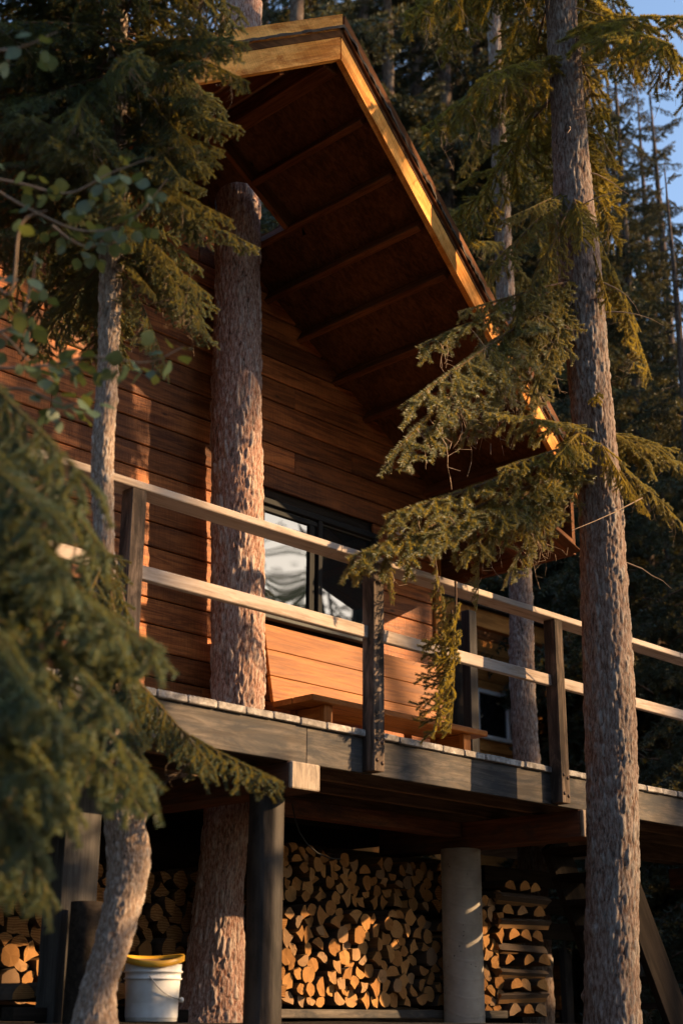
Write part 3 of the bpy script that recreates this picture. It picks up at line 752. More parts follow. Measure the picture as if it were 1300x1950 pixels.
# ------------------------------------------------------------------ trunks
def trunk_mesh(path, n, m, mat, amp, cell, seed, flare=None, n_knot=0, vs=.36):
    """path: (x,y,z,r) control points; bark plates as displacement"""
    P = smooth_path(path, m); V = np.zeros((m*n, 3)); att = np.zeros(m*n)
    th = np.arange(n)*2*math.pi/n
    knots = [(random.Random(seed+i).uniform(0, 6.28), random.Random(seed*3+i).uniform(P[0][2], P[-1][2])) for i in range(n_knot)]
    for j in range(m):
        x, y, zz, r = P[j]
        for k in range(n):
            a = th[k]; ca, sa = math.cos(a), math.sin(a)
            q = Vector((ca*r/cell*1.0, sa*r/cell, zz/cell*vs))
            w = mnoise.noise(q*2.3+Vector((seed, 0, 0)))*.35
            d, pts = mnoise.voronoi(q+Vector((w, w, w+seed*7.7)))
            edge = min(1.0, (d[1]-d[0])*2.2)
            cellr = mnoise.cell(pts[0]*3.1)
            f = mnoise.noise(q*5)
            h = amp*(edge*.75+.45*cellr*edge+.3*f) - amp*.6
            for (ka, kz) in knots:
                dd = ((((a-ka+math.pi) % (2*math.pi))-math.pi)*r)**2+(zz-kz)**2
                h += .016*math.exp(-dd/.0009)
            low = .05*mnoise.noise(Vector((ca*1.2, sa*1.2, zz*1.1+seed)))
            rr = r*(1+low)+h
            V[j*n+k] = (x+rr*ca, y+rr*sa, zz); att[j*n+k] = .35*edge+.45*(cellr*.5+.5)+.2*f
    idx = np.arange(m*n).reshape(m, n); nxt = np.roll(idx, -1, axis=1)
    F = np.stack([idx[:-1], nxt[:-1], nxt[1:], idx[1:]], -1).reshape(-1, 4)
    me = mesh_np('trunk', V, F, mat, smooth=True)
    A = me.attributes.new('plate', 'FLOAT', 'POINT'); A.data.foreach_set('value', att.astype(np.float32))
    return me
# tree growing through deck and roof
deck_tree = thing('spruce_tree', (.25, 1.42, -1.5), 'red-brown scaly trunk growing up through the deck and roof', 'tree')
path = []
for (px0, px1, py) in [(300, 490, 2010), (332, 474, 1930), (352, 468, 1830), (378, 468, 1650), (392, 490, 1480), (400, 505, 1330), (402, 502, 1000), (404, 498, 700), (412, 496, 400), (418, 498, 30), (424, 496, -220)]:
    p = at((px0+px1)/2, py, 1.42); dep = (p-CAM).dot(FWD); path.append((p.x, p.y, p.z, (px1-px0)/2/2708*dep))
obj('trunk', trunk_mesh(path, 170, 1050, M_BARK_RED, .013, .030, 3, vs=.24), deck_tree)
p = path[-1]; obj('trunk', trunk_mesh([(p[0], p[1], p[2]-.05, p[3]), (p[0]-.08, p[1], p[2]+3, p[3]*.85), (p[0]-.1, p[1], p[2]+7, p[3]*.5)], 30, 60, M_BARK_RED, .01, .05, 4), deck_tree)
# tall trunk in front of the deck on the right
right_tree = thing('spruce_tree', (1.42, -.50, -1.6), 'tall grey-brown spruce trunk in front of the railing at the right, with drooping boughs', 'tree')
path = []
for (px0, px1, py) in [(1108, 1222, 2050), (1110, 1218, 1900), (1116, 1216, 1600), (1113, 1212, 1400), (1106, 1197, 1150), (1100, 1183, 950), (1082, 1163, 740), (1060, 1142, 510), (1049, 1118, 250), (1040, 1100, 50), (1030, 1085, -150), (1015, 1065, -450)]:
    p = at((px0+px1)/2, py, -.50); dep = (p-CAM).dot(FWD); path.append((p.x, p.y, p.z, (px1-px0)/2/2708*dep))
path = [(path[0][0]-.01, path[0][1], -2.1, path[0][3]*1.15)] + path[1:]
obj('trunk', trunk_mesh(path, 140, 900, M_BARK_GREY, .010, .030, 8, n_knot=16, vs=.30), right_tree)
RT = path
# bent spruce at the left
bent_tree = thing('spruce_tree', (-2.15, -.6, -1.5), 'slender crooked spruce with bent lower trunk in front of the deck at the left', 'tree')
path = []
for (px0, px1, py) in [(120, 235, 2000), (150, 222, 1890), (178, 250, 1800), (200, 276, 1700), (203, 287, 1620), (196, 268, 1545), (196, 240, 1470), (186, 226, 1350), (183, 222, 1200), (177, 218, 1000), (174, 218, 860), (186, 226, 680), (190, 236, 500), (200, 240, 350), (205, 243, 150), (210, 243, -100), (212, 240, -400), (215, 235, -800)]:
    p = at((px0+px1)/2, py, -.60); dep = (p-CAM).dot(FWD); path.append((p.x, p.y, p.z, (px1-px0)/2/2708*dep))
obj('trunk', trunk_mesh(path, 100, 700, M_BARK_PALE, .0065, .018, 5, n_knot=14, vs=.4), bent_tree)
BT = path
# broken stub on the bend
s0 = at(262, 1572, -.62); s1 = at(276, 1546, -.64)
tube('branch_stub', [s0-Vector((.02, 0, .03)), s0, s1], [.035, .026, .019], M_BARK_RED, bent_tree, 10)
# tree behind the deck on the right
back_tree = thing('spruce_tree', (4.6, 2.6, -1.6), 'scaly grey trunk seen between the railings beside the white window', 'tree')
p0 = at(1016, 1700, 2.6); p1 = at(994, 1300, 2.6); p2 = at(990, 1100, 2.6)
p2_back = p2
path = [(p0.x, 2.6, -1.9, .14), (p0.x, 2.6, p0.z, .13), (p1.x, 2.6, p1.z, .118), (p2.x, 2.6, p2.z, .112), (p2.x-.05, 2.6, 4.5, .10), (p2.x-.1, 2.6, 9, .07)]
obj('trunk', trunk_mesh(path, 80, 520, M_BARK_GREY, .012, .030, 21), back_tree)

# ------------------------------------------------------------------ spruce boughs
def needles(A, B, density, nl, nw, rng, up_bias=0.2):
    """A,B (k,3) shoot ends -> V,F of needle triangles"""
    L = np.linalg.norm(B-A, axis=1); cnt = np.maximum(3, (L*density).astype(int))
    idx = np.repeat(np.arange(len(A)), cnt); n = len(idx)
    t = rng.random(n); d = (B-A)/np.maximum(L, 1e-6)[:, None]; d = d[idx]
    p = A[idx]*(1-t)[:, None]+B[idx]*t[:, None]
    rnd = rng.normal(size=(n, 3)); rnd[:, 2] += up_bias
    rad = rnd-(rnd*d).sum(1)[:, None]*d; rad /= np.linalg.norm(rad, axis=1)[:, None]+1e-9
    fw = rng.uniform(.15, .75, n)[:, None]
    dr = d*fw+rad; dr /= np.linalg.norm(dr, axis=1)[:, None]
    ln = (nl*rng.uniform(.7, 1.15, n))[:, None]
    side = np.cross(dr, rng.normal(size=(n, 3))); side /= np.linalg.norm(side, axis=1)[:, None]+1e-9
    w = nw*.5
    V = np.empty((n, 3, 3)); V[:, 0] = p-side*w+dr*ln*.05; V[:, 1] = p+side*w+dr*ln*.05; V[:, 2] = p+dr*ln
    return V.reshape(-1, 3), np.arange(n*3).reshape(-1, 3)
def prisms(A, B, r0, r1):
    d = B-A; L = np.linalg.norm(d, axis=1)[:, None]+1e-9; d = d/L
    ref = np.where(np.abs(d[:, 2:3]) > .9, np.array([[1., 0, 0]]), np.array([[0, 0, 1.]]))
    u = np.cross(d, ref); u /= np.linalg.norm(u, axis=1)[:, None]; v = np.cross(d, u)
    k = len(A); V = np.empty((k, 6, 3))
    for i in range(3):
        a = 2*math.pi*i/3; o = u*math.cos(a)+v*math.sin(a)
        V[:, i] = A+o*r0[:, None]; V[:, 3+i] = B+o*r1[:, None]
    base = (np.arange(k)*6)[:, None, None]
    f = np.array([[0, 1, 4], [0, 4, 3], [1, 2, 5], [1, 5, 4], [2, 0, 3], [2, 3, 5]])[None]
    return V.reshape(-1, 3), (base+f).reshape(-1, 3)
def unit(v): return v/np.linalg.norm(v)
def bough(seed, L, sec_gap, sec_len, ter_gap, ter_len, droop, nl, nw, density, hang=0.5, bare=0, bare_frac=.12):
    rng = np.random.default_rng(seed)
    SA, SB = [], []; TA, TB, T0, T1 = [], [], [], []
    def axis(s):
        return np.array([L*s, .05*L*math.sin(3*s+seed), -droop*L*s**1.6+.10*L*max(0, s-.6)**1.3])
    ns = 14
    for i in range(ns):
        a, b = axis(i/ns), axis((i+1)/ns); TA.append(a); TB.append(b)
        T0.append(.011*(L/1.2)*(1-i/ns)+.002); T1.append(.011*(L/1.2)*(1-(i+1)/ns)+.002)
        if i/ns > bare_frac+.1: SA.append(a); SB.append(b)
    s = bare_frac; side = 1
    while s < .985:
        p = axis(s); d0 = unit(axis(min(1, s+.03))-axis(max(0, s-.03)))
        lat = unit(np.cross([0, 0, 1], d0))*side
        l = sec_len*(1-s)**.55*min(1, (s-bare_frac+.12)/.35)*rng.uniform(.65, 1.2)+.04
        ang = math.radians(rng.uniform(42, 66)); hg = rng.random() < hang
        d = d0*math.cos(ang)+lat*math.sin(ang); dz = rng.uniform(-.45, -.05) if not hg else rng.uniform(-1.1, -.5)
        d = unit(d+np.array([0, 0, dz])); nseg = 4; q = p.copy(); pts = [q]
        for j in range(nseg):
            d = unit(d+np.array([0, 0, -.16 if hg else -.10])+rng.normal(size=3)*.07); q = q+d*l/nseg; pts.append(q)
        for j in range(nseg):
            SA.append(pts[j]); SB.append(pts[j+1]); TA.append(pts[j]); TB.append(pts[j+1]); T0.append(.0035*(1-j/nseg)+.0012); T1.append(.0035*(1-(j+1)/nseg)+.0012)
        u = ter_gap*.6; ts = 1
        while u < l*.96:
            fi = u/l*nseg; j = min(int(fi), nseg-1); f = fi-j; pp = pts[j]*(1-f)+pts[j+1]*f; dd = unit(pts[j+1]-pts[j])
            la = np.cross([0, 0, 1], dd); la = unit(la)*ts if np.linalg.norm(la) > 1e-3 else np.array([ts, 0, 0.])
            tl = ter_len*rng.uniform(.6, 1.15)*(1-.45*u/l)
            a2 = math.radians(rng.uniform(24, 46)); e = unit(dd*math.cos(a2)+la*math.sin(a2)+np.array([0, 0, rng.uniform(-.5, .15)]))
            SA.append(pp); SB.append(pp+e*tl); TA.append(pp); TB.append(pp+e*tl); T0.append(.0016); T1.append(.0009)
            u += ter_gap*rng.uniform(.75, 1.25); ts = -ts
        s += sec_gap/L*rng.uniform(.7, 1.3); side = -side
    DA, DB, D0, D1 = [], [], [], []
    for i in range(bare):                     # bare dead hanging twigs
        q = axis(rng.uniform(.2, .9)); d = unit(np.array([rng.normal()*.25, rng.normal()*.25, -1])); l = rng.uniform(.12, .34)*L
        for j in range(6):
            d = unit(d+rng.normal(size=3)*.22+np.array([0, 0, -.1])); q2 = q+d*l/6; DA.append(q); DB.append(q2); D0.append(.0026*(1-j/7)); D1.append(.0026*(1-(j+1)/7)); 
            if rng.random() < .6:
                e = unit(d+rng.normal(size=3)*.7); DA.append(q2); DB.append(q2+e*l*.2); D0.append(.0015); D1.append(.0008)
            q = q2
    V1, F1 = needles(np.array(SA), np.array(SB), density, nl, nw, rng)
    V2, F2 = prisms(np.array(TA), np.array(TB), np.array(T0), np.array(T1))
    Vs = [V1, V2]; Fs = [F1, F2+len(V1)]; MI = [np.zeros(len(F1)), np.ones(len(F2))]
    if bare:
        V3, F3 = prisms(np.array(DA), np.array(DB), np.array(D0), np.array(D1)); Fs.append(F3+len(V1)+len(V2)); Vs.append(V3); MI.append(np.full(len(F3), 2))
    return np.vstack(Vs), np.vstack(Fs), np.concatenate(MI)
NEAR = []
for i in range(6):
    V, F, mi = bough(100+i, 1.2, .048, .38, .042, .13, (.10, .22, .32, .18, .40, .27)[i], .0205, .0031, 2600, hang=(.25, .45, .6, .35, .7, .5)[i], bare=(0, 3, 8, 2, 12, 6)[i])
    NEAR.append(mesh_np('bough', V, F, [M_NEEDLE, M_TWIG, M_DRYTWIG], mi))
    print('bough tris', len(F))
NEEDLE_OF = {right_tree.name: M_NEEDLE_WARM}
def put_bough(parent, base, direction, length, rolla=0.0, i=None, rs=random, wid=1.0):
    me = NEAR[rs.randrange(6) if i is None else i]; s = length/1.2
    d = Vector(direction).normalized()
    up = Vector((0, 0, 1))
    R = frame(base, d, up) @ Matrix.Rotation(rolla, 4, 'X') @ Matrix.Diagonal((s, s*wid, s*(.4+.6*wid), 1))
    o = obj('branch', me, parent, R); m_ = NEEDLE_OF.get(parent.name)
    if m_ is not None: o.material_slots[0].link = 'OBJECT'; o.material_slots[0].material = m_
    return o
def bough_px(parent, a, b, Ya, depth_b, i=None, roll=0.0, lift=0.12, wid=1.0):
    """bough from a point a (world) towards the point seen at pixel b at given depth; starts a little high and droops"""
    pa = Vector(a); pb = atd(b[0], b[1], depth_b); d = pb-pa; L = d.length
    dd = d + Vector((0, 0, lift*L))
    return put_bough(parent, pa, dd, L*1.02, roll, i, random, wid)
def pt_on(path, z):
    for a, b in zip(path[:-1], path[1:]):
        if (a[2]-z)*(b[2]-z) <= 0 and a[2] != b[2]:
            f = (z-a[2])/(b[2]-a[2]); return Vector((a[0]+(b[0]-a[0])*f, a[1]+(b[1]-a[1])*f, z))
    return Vector(path[-1][:3])

# bent tree crown: dense boughs above z = 1.7
rs = random.Random(21)
zz = 1.80
while zz < 5.0:
    base = pt_on(BT, min(zz, 4.4)); up_ = min(1, (zz-1.6)/1.2)
    for k in range(5):
        a = rs.uniform(0, 2*math.pi); dv = Vector((math.cos(a), math.sin(a), rs.uniform(-.45, .05))); toward = dv.dot(RGT)
        l = (rs.uniform(.55, .85)+.30*up_)*(1 if toward < .1 else 1-.42*toward)
        put_bough(bent_tree, base, dv, l, rs.uniform(-.3, .3), rs=rs, wid=.85)
    zz += .10
for (b, dep, z, i) in [((485, 130), 6.4, 2.95, 2), ((450, 100), 6.5, 3.05, 3), ((435, 275), 6.4, 2.55, 4), ((420, 230), 6.3, 2.65, 1), ((490, 465), 6.5, 2.15, 1), ((440, 420), 6.3, 2.2, 3), ((425, 600), 6.4, 1.95, 4), ((400, 540), 6.3, 2.0, 2), ((360, 690), 6.3, 1.75, 4), ((300, 560), 6.2, 1.8, 3), ((330, 480), 6.1, 1.95, 5), ((380, 380), 6.2, 2.2, 2), ((400, 60), 6.3, 3.2, 3), ((380, 180), 6.2, 2.9, 5), ((350, 320), 6.0, 2.5, 1), ((420, 10), 6.4, 3.4, 2), ((395, 330), 6.3, 2.5, 3), ((370, 250), 6.1, 2.7, 5), ((120, 400), 6.0, 2.2, 5), ((60, 300), 6.0, 2.5, 2), ((20, 200), 6.0, 2.7, 3), ((90, 440), 6.2, 2.1, 4), ((260, 540), 6.4, 1.9, 4)]:
    bough_px(bent_tree, pt_on(BT, z), b, None, dep, i, wid=.6)
# low boughs of the crooked tree
for (b, dep, z, i) in [((330, 1330), 5.6, .35, 2), ((525, 1500), 5.75, -.22, 0), ((420, 1420), 5.5, -.05, 5), ((300, 1260), 5.4, .45, 4), ((120, 1180), 5.3, .4, 1), ((60, 1330), 5.4, .2, 2), ((110, 1480), 5.3, -.1, 3), ((260, 1430), 5.2, .05, 1)]:
    bough_px(bent_tree, pt_on(BT, z), b, None, dep, i)

# near spruce out of frame at the left
nb = atd(-330, 1500, 4.0)
near_tree = thing('spruce_tree', (nb.x, nb.y, -2.6), 'near out-of-focus spruce reaching in from the left edge with heavy boughs', 'tree')
NEEDLE_OF[near_tree.name] = M_NEEDLE_COOL
path = [(nb.x, nb.y, -2.9, .14), (nb.x, nb.y, -1, .12), (nb.x+.03, nb.y, 1.5, .10), (nb.x, nb.y, 4.5, .07)]
obj('trunk', trunk_mesh(path, 40, 160, M_BARK_GREY, .008, .04, 31), near_tree)
rs = random.Random(5)
for (b, dep, bz_) in [((345, 1120), 4.1, .40), ((255, 960), 4.1, .60), ((180, 850), 3.9, .70), ((120, 800), 3.8, .75), ((300, 1230), 3.9, .10), ((230, 1160), 3.7, .18),
                      ((160, 1060), 3.6, .35), ((90, 960), 3.6, .5), ((60, 880), 4.2, .72), ((240, 1400), 3.8, -.12), ((330, 1420), 4.1, -.05), ((160, 1480), 3.6, -.2), ((100, 1600), 3.5, -.32),
                      ((60, 1420), 3.4, -.1), ((190, 1560), 3.8, -.3), ((110, 1300), 3.4, .05), ((40, 1540), 3.4, -.3), ((210, 1300), 3.6, .02), ((30, 1650), 3.7, -.4), ((130, 1180), 3.5, .2), ((280, 1480), 3.9, -.2)]:
    bough_px(near_tree, (nb.x, nb.y, bz_), b, None, dep, rs.randrange(6), rs.uniform(-.2, .2), .16)

# boughs of the right-hand spruce
rs = random.Random(9)
def rb(z, b, dep, i=None, lift=.15, roll=0.0): bough_px(right_tree, pt_on(RT, z), b, None, dep, i, roll, lift)
for (z, b, Yb, i, wd) in [
    (1.85, (698, 1090), -.26, 3, .42), (1.95, (765, 1010), -.34, 3, .40), (1.9, (880, 1040), -.36, 5, .45), (2.1, (930, 830), -.5, 0, .45), (1.95, (1010, 960), -.5, 5, .5), (1.85, (805, 1085), -.30, 0, .38),
    (2.0, (950, 900), -.55, 1, .5), (2.1, (1060, 860), -.75, 5, .5), (1.95, (940, 1060), -.3, 4, .4),
    (3.05, (760, 770), -.32, 5, .34), (3.1, (900, 700), -.4, 3, .36), (3.15, (1000, 740), -.5, 2, .4),
    (3.0, (712, 805), -.30, 4, .34), (3.05, (860, 780), -.35, 4, .34), (3.1, (800, 640), -.30, 2, .36), (3.1, (960, 780), -.4, 4, .40), (3.2, (1010, 640), -.5, 5, .45), (3.15, (890, 600), -.4, 1, .38),
    (3.85, (940, 520), -.5, 3, .42), (3.9, (1268, 695), -.75, 2, .42), (3.9, (1225, 620), -.7, 1, .40), (3.85, (1170, 560), -.8, 5, .42), (3.8, (1000, 560), -.6, 1, .40), (3.82, (1100, 480), -.9, 0, .45), (3.85, (965, 440), -.4, 0, .40),
    (2.05, (1290, 990), -.6, 2, .45), (2.1, (1320, 900), -.5, 1, .45), (2.0, (1250, 960), -.8, 4, .45), (2.1, (1200, 930), -.9, 5, .5), (2.12, (1280, 880), -.5, 0, .5), (2.12, (1240, 870), -.7, 3, .5),
    (2.3, (1140, 765), -.8, 0, .35)]:
    bough_px(right_tree, pt_on(RT, z), b, None, (at(b[0], b[1], Yb)-CAM).dot(FWD), i, rs.uniform(-.2, .2), .16, wd*1.15)
for (a, b, Yb, i, wd) in [((858, 1110), (872, 1395), -.30, 5, .85), ((862, 1160), (878, 1385), -.33, 3, .95), ((830, 1060), (848, 1240), -.30, 3, .5), ((905, 1010), (930, 1150), -.3, 4, .35), ((740, 1050), (735, 1140), -.28, 5, .5)]:
    pa, pb = at(a[0], a[1], Yb), at(b[0], b[1], Yb)
    put_bough(right_tree, pa, (pb-pa)+RGT*.02, (pb-pa).length*1.05, rs.uniform(-.5, .5), i, rs, wd)
zz = 4.6
while zz < 8.0:
    for k in range(3):
        a = rs.uniform(0, 6.283); put_bough(right_tree, pt_on(RT, min(zz, 7.4)), (math.cos(a), math.sin(a), rs.uniform(-.5, -.1)), rs.uniform(.8, 1.5), 0, rs.choice((2, 4, 5, 1)))
    zz += .28
rs2 = random.Random(3)
bt_x = p2_back.x
zz = 3.0
while zz < 8.6:
    for k in range(2):
        a = rs2.uniform(0, 6.283); put_bough(back_tree, Vector((bt_x-.06, 2.6, zz)), (math.cos(a), math.sin(a), rs2.uniform(-.6, -.1)), rs2.uniform(.7, 1.3), 0, rs2.choice((2, 4, 5, 1)), rs2, .8)
    zz += .3
for k in range(14):
    z_ = rs2.uniform(.2, 5.5); q = pt_on(RT, z_); a = rs2.uniform(-2.6, .6)
    d = Vector((math.cos(a), math.sin(a), rs2.uniform(-.5, .1))); l = rs2.uniform(.22, .55); pts = [q+d*.10]
    for j in range(5):
        d = (d+Vector((rs2.uniform(-.25, .25), rs2.uniform(-.25, .25), rs2.uniform(-.3, .05)))).normalized(); pts.append(pts[-1]+d*l/5)
    tube('dead_twig', pts, [.006, .005, .004, .003, .002, .0012], M_DRYTWIG, right_tree, 5)
# bare twig across the trunk
tw = [at(1088, 1010, -.6), at(1130, 993, -.65), at(1170, 975, -.7), at(1222, 948, -.75)]
tube('bare_twig', tw, [.0022, .0028, .0034, .004], M_DRYTWIG, right_tree, 6)

# ------------------------------------------------------------------ forest trees
def crown_mesh(seed, H, z0, R, nb_, taper=.75):
    rng = np.random.default_rng(seed); vs = [bough(500+seed*10+i, 1.6, .12, .52, .085, .22, .25+.12*i, .074, .020, 175, hang=.6, bare=3) for i in range(3)]
    Vs, Fs, MI = [], [], []; off = 0
    for b in range(nb_):
        t = (b+rng.random())/nb_; zz = z0+(H-z0)*t
        l = R*(1-t)**taper*rng.uniform(.55, 1.1)+.25; a = rng.uniform(0, 2*math.pi)
        V, F, mi = vs[rng.integers(3)]
        s = l/1.6; ca, sa = math.cos(a), math.sin(a); el = rng.uniform(-.55, .0)+.5*t
        ce, se = math.cos(el), math.sin(el)
        X = V*s; x = X[:, 0]*ce-X[:, 2]*se; zc = X[:, 0]*se+X[:, 2]*ce; y = X[:, 1]
        Vs.append(np.stack([x*ca-y*sa, x*sa+y*ca, zc+zz], 1)); Fs.append(F+off); MI.append(mi); off += len(V)
    return mesh_np('crown', np.vstack(Vs), np.vstack(Fs), [M_NEEDLE_FAR, M_TWIG, M_TWIG], np.concatenate(MI))
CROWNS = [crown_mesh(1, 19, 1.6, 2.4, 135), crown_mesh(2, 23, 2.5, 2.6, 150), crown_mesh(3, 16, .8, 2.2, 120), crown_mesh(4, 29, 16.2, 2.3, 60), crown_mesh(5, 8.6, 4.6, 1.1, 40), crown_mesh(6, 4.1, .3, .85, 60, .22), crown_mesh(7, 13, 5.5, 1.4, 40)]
print('crowns', [len(c.polygons) for c in CROWNS])
HTS = [19, 23, 16, 29, 8.6, 4.1, 13]
TRUNKS = []
for i, H in enumerate(HTS):
    f_ = min(1, H/15); pth = [(0, 0, -1, .22*f_), (0, 0, .5, .17*f_), (.03, .02, H*.4, .125*f_), (0, -.03, H*.75, .07*f_), (0, 0, H, .012)]
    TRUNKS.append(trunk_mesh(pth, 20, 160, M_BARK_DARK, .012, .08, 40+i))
PLACED = []
def forest_tree(x, y, i, rot, s, label, group):
    PLACED.append((x, y))
    z = ground_z(x, y)
    t = thing('spruce_tree', (x, y, z), label, 'tree', group)
    R = Matrix.Translation((x, y, z)) @ Matrix.Rotation(rot, 4, 'Z') @ Matrix.Diagonal((s, s, s, 1))
    obj('trunk', TRUNKS[i], t, R); obj('crown', CROWNS[i], t, R)
rs = random.Random(31)
def forest_label(px):
    if px < 640: return 'dark spruce rising behind the roof, left of the gable peak'
    if px < 860: return 'dark spruce beyond the bright sloping fascia, just right of the peak'
    if px < 1060: return 'dark spruce between the sloping fascia and the tall grey trunk'
    if px < 1200: return 'dark spruce hidden partly behind the tall grey trunk at the right'
    return 'dark spruce at the right edge below the open patch of sky'
def fpx(px, depth, i, s=1.0, rot=None):
    p = atd(px, 1500, depth)
    forest_tree(p.x, p.y, i, rs.uniform(0, 6.28) if rot is None else rot, s, forest_label(px), 'spruces in the forest behind the cabin')
for (px, d, i, s) in [(690, 19, 1, 1.0), (800, 23, 0, 1.1), (880, 19.5, 1, 1.05), (950, 21, 1, 1.05), (1010, 24, 2, 1.2), (1090, 20, 0, 1.05), (1195, 17, 1, .72), (1290, 26, 2, 1.05), (1360, 14.5, 2, .62), (560, 21, 0, 1.1), (470, 25, 1, 1.0), (1150, 28, 1, 1.0), (1050, 33, 1, 1.1), (930, 30, 0, 1.2), (840, 36, 1, 1.2), (740, 30, 2, 1.4), (1180, 40, 0, 1.4), (990, 44, 1, 1.4), (640, 34, 1, 1.2)]:
    fpx(px, d, i, s)
for k in range(130):
    px, d = rs.uniform(380, 1420), rs.uniform(15, 55); p = atd(px, 1500, d)
    if (p.x < 4.2 and p.y < 9.5) or (4 < p.x < 15 and 3.5 < p.y < 8.5): continue
    if px > 1140 and d > 19: continue
    if any((p.x-o[0])**2+(p.y-o[1])**2 < 2.2 for o in PLACED): continue
    fpx(px, d, rs.randrange(3), rs.uniform(.8, 1.15))
for (px, d, i, s_) in [(1265, 18, 1, .66), (1340, 20, 0, .82), (1228, 28, 1, .92), (1245, 20, 0, .84), (1312, 23, 0, .92), (1190, 25, 1, .82), (1280, 30, 1, .85), (1150, 19, 0, .9), (1210, 24, 2, .78), (1275, 21, 2, .66), (1320, 30, 2, 1.0), (1240, 33, 2, 1.08), (1170, 27, 2, .95), (1360, 24, 2, .8), (1300, 17.5, 2, .5), (1255, 40, 0, 1.05)]:
    fpx(px, d, i, s_)
for (px, d, i, s_) in [(815, 20.5, 1, 1.15), (905, 22.0, 1, 1.2), (1000, 20.5, 1, 1.1), (745, 19.0, 0, 1.15), (1120, 22.0, 1, .95), (960, 21.0, 0, 1.2), (860, 24, 1, 1.15), (690, 27, 1, 1.1), (1060, 26, 0, 1.25), (540, 18, 1, 1.1), (610, 24, 0, 1.3)]:
    fpx(px, d, i, s_)
# spruces on the sunny side, out of the frame to the right, seen in the window reflection; low shrubs added among them to cast shade
sxy = Vector((SDIR.x, SDIR.y)).normalized()
def sun_tree(D, lat, i, s, rot):
    forest_tree(sxy.x*D - sxy.y*lat, sxy.y*D + sxy.x*lat, i, rot, s, 'out-of-frame spruce or shrub on the sunny side of the deck, added for shade or reflection', 'spruces on the sunny side of the deck')
for (D, lat, i, s, rot) in [(23, -2.6, 3, 1.0, .4), (26, 0.2, 3, 1.05, 2.0), (22, 2.9, 3, .95, 4.0), (31, -1.2, 3, 1.1, 1.0), (33, 2.2, 3, 1.1, 3.0), (30, -4.4, 3, 1.0, 5.0), (20, 5.0, 1, .9, 1.5), (19, -6.2, 1, .9, 2.5), (12, 3.7, 4, 1.0, 1.0), (17.5, 5.6, 2, .5, 2.2), (6.3, -1.05, 5, 1.09, 4.0), (7.2, -2.4, 5, 1.05, 1.0), (12.5, -6.4, 0, .85, 4.0), (13, -7.5, 2, 1.0, 2.0), (45, .9, 2, 1.26, .3), (48, 2.6, 0, 1.10, 2.3), (51, .1, 1, .93, 2.6), (53, -.8, 2, 1.38, 1.3), (50, 4.5, 0, 1.0, 3.3), (46, -.4, 2, 1.08, 5.0), (55, 1.8, 1, .92, 0.2), (44, -2.5, 2, 1.1, 0.7), (20, -2.7, 3, .68, 0.9), (22, -4.6, 3, .62, 2.9), (47, 1.6, 0, .93, 1.7), (58, .3, 0, 1.15, 4.4)]:
    sun_tree(D, lat, i, s, rot)
# the forest all round the clearing
rf = random.Random(101)
ring = 0
for k in range(900):
    a = rf.uniform(0, 2*math.pi); d = rf.uniform(11, 34)
    x, y = -1.5+d*math.cos(a), -.5+d*math.sin(a)
    rel = Vector((x-CAM.x, y-CAM.y, 0)); fw_ = Vector((FWD.x, FWD.y, 0)).normalized(); rt_ = Vector((RGT.x, RGT.y, 0))
    f_, r_ = rel.dot(fw_), rel.dot(rt_)
    if f_ > 0 and -.26 < r_/max(f_, .01) < .30 and f_ < 16: continue          # in the view, near
    if rel.length < 17 or (-4.2 < x < 9 and -2.5 < y < 9): continue            # camera, cabin and deck
    al = x*SDIR.x+y*SDIR.y; la_ = -x*SDIR.y+y*SDIR.x
    if f_ > 0 and .17 < r_/max(f_, .01) < .30: continue                       # open sky at the upper right
    if al > 3 and -5.5 < la_ < 6: continue                                    # sunny side is placed by hand
    if any((x-o[0])**2+(y-o[1])**2 < 15 for o in PLACED): continue
    PLACED.append((x, y)); ring += 1
    forest_tree(x, y, rf.randrange(3), rf.uniform(0, 6.28), rf.uniform(.85, 1.2), 'spruce of the forest surrounding the clearing', 'spruces around the clearing')
print('ring', ring)

# ------------------------------------------------------------------ broadleaf sapling at the left
def leaf_mesh():
    V = [(0, 0, 0)]; n = 7
    prof = [0, .30, .44, .46, .38, .22, 0]
    for k in range(n):
        x = k/(n-1); V.append((x, 0, -.10*x*x))
    F = []; base = 1
    L_ = []; R_ = []
    for k in range(n):
        x = k/(n-1); L_.append(len(V)); V.append((x, prof[k], -.10*x*x+.10*prof[k])); R_.append(len(V)); V.append((x, -prof[k], -.10*x*x+.10*prof[k]))
    for k in range(n-1):
        F.append((base+k, base+k+1, L_[k+1], L_[k])); F.append((base+k+1, base+k, R_[k], R_[k+1]))
    return mesh_py('leaf', V, F, M_LEAF, smooth=True)
LEAF = leaf_mesh()
sb = atd(-120, 1900, 4.7)
sap = thing('broadleaf_sapling', (sb.x, sb.y, -1.9), 'thin broadleaf sapling with pale green leaves reaching across the left of the wall', 'sapling')
rs = random.Random(77)
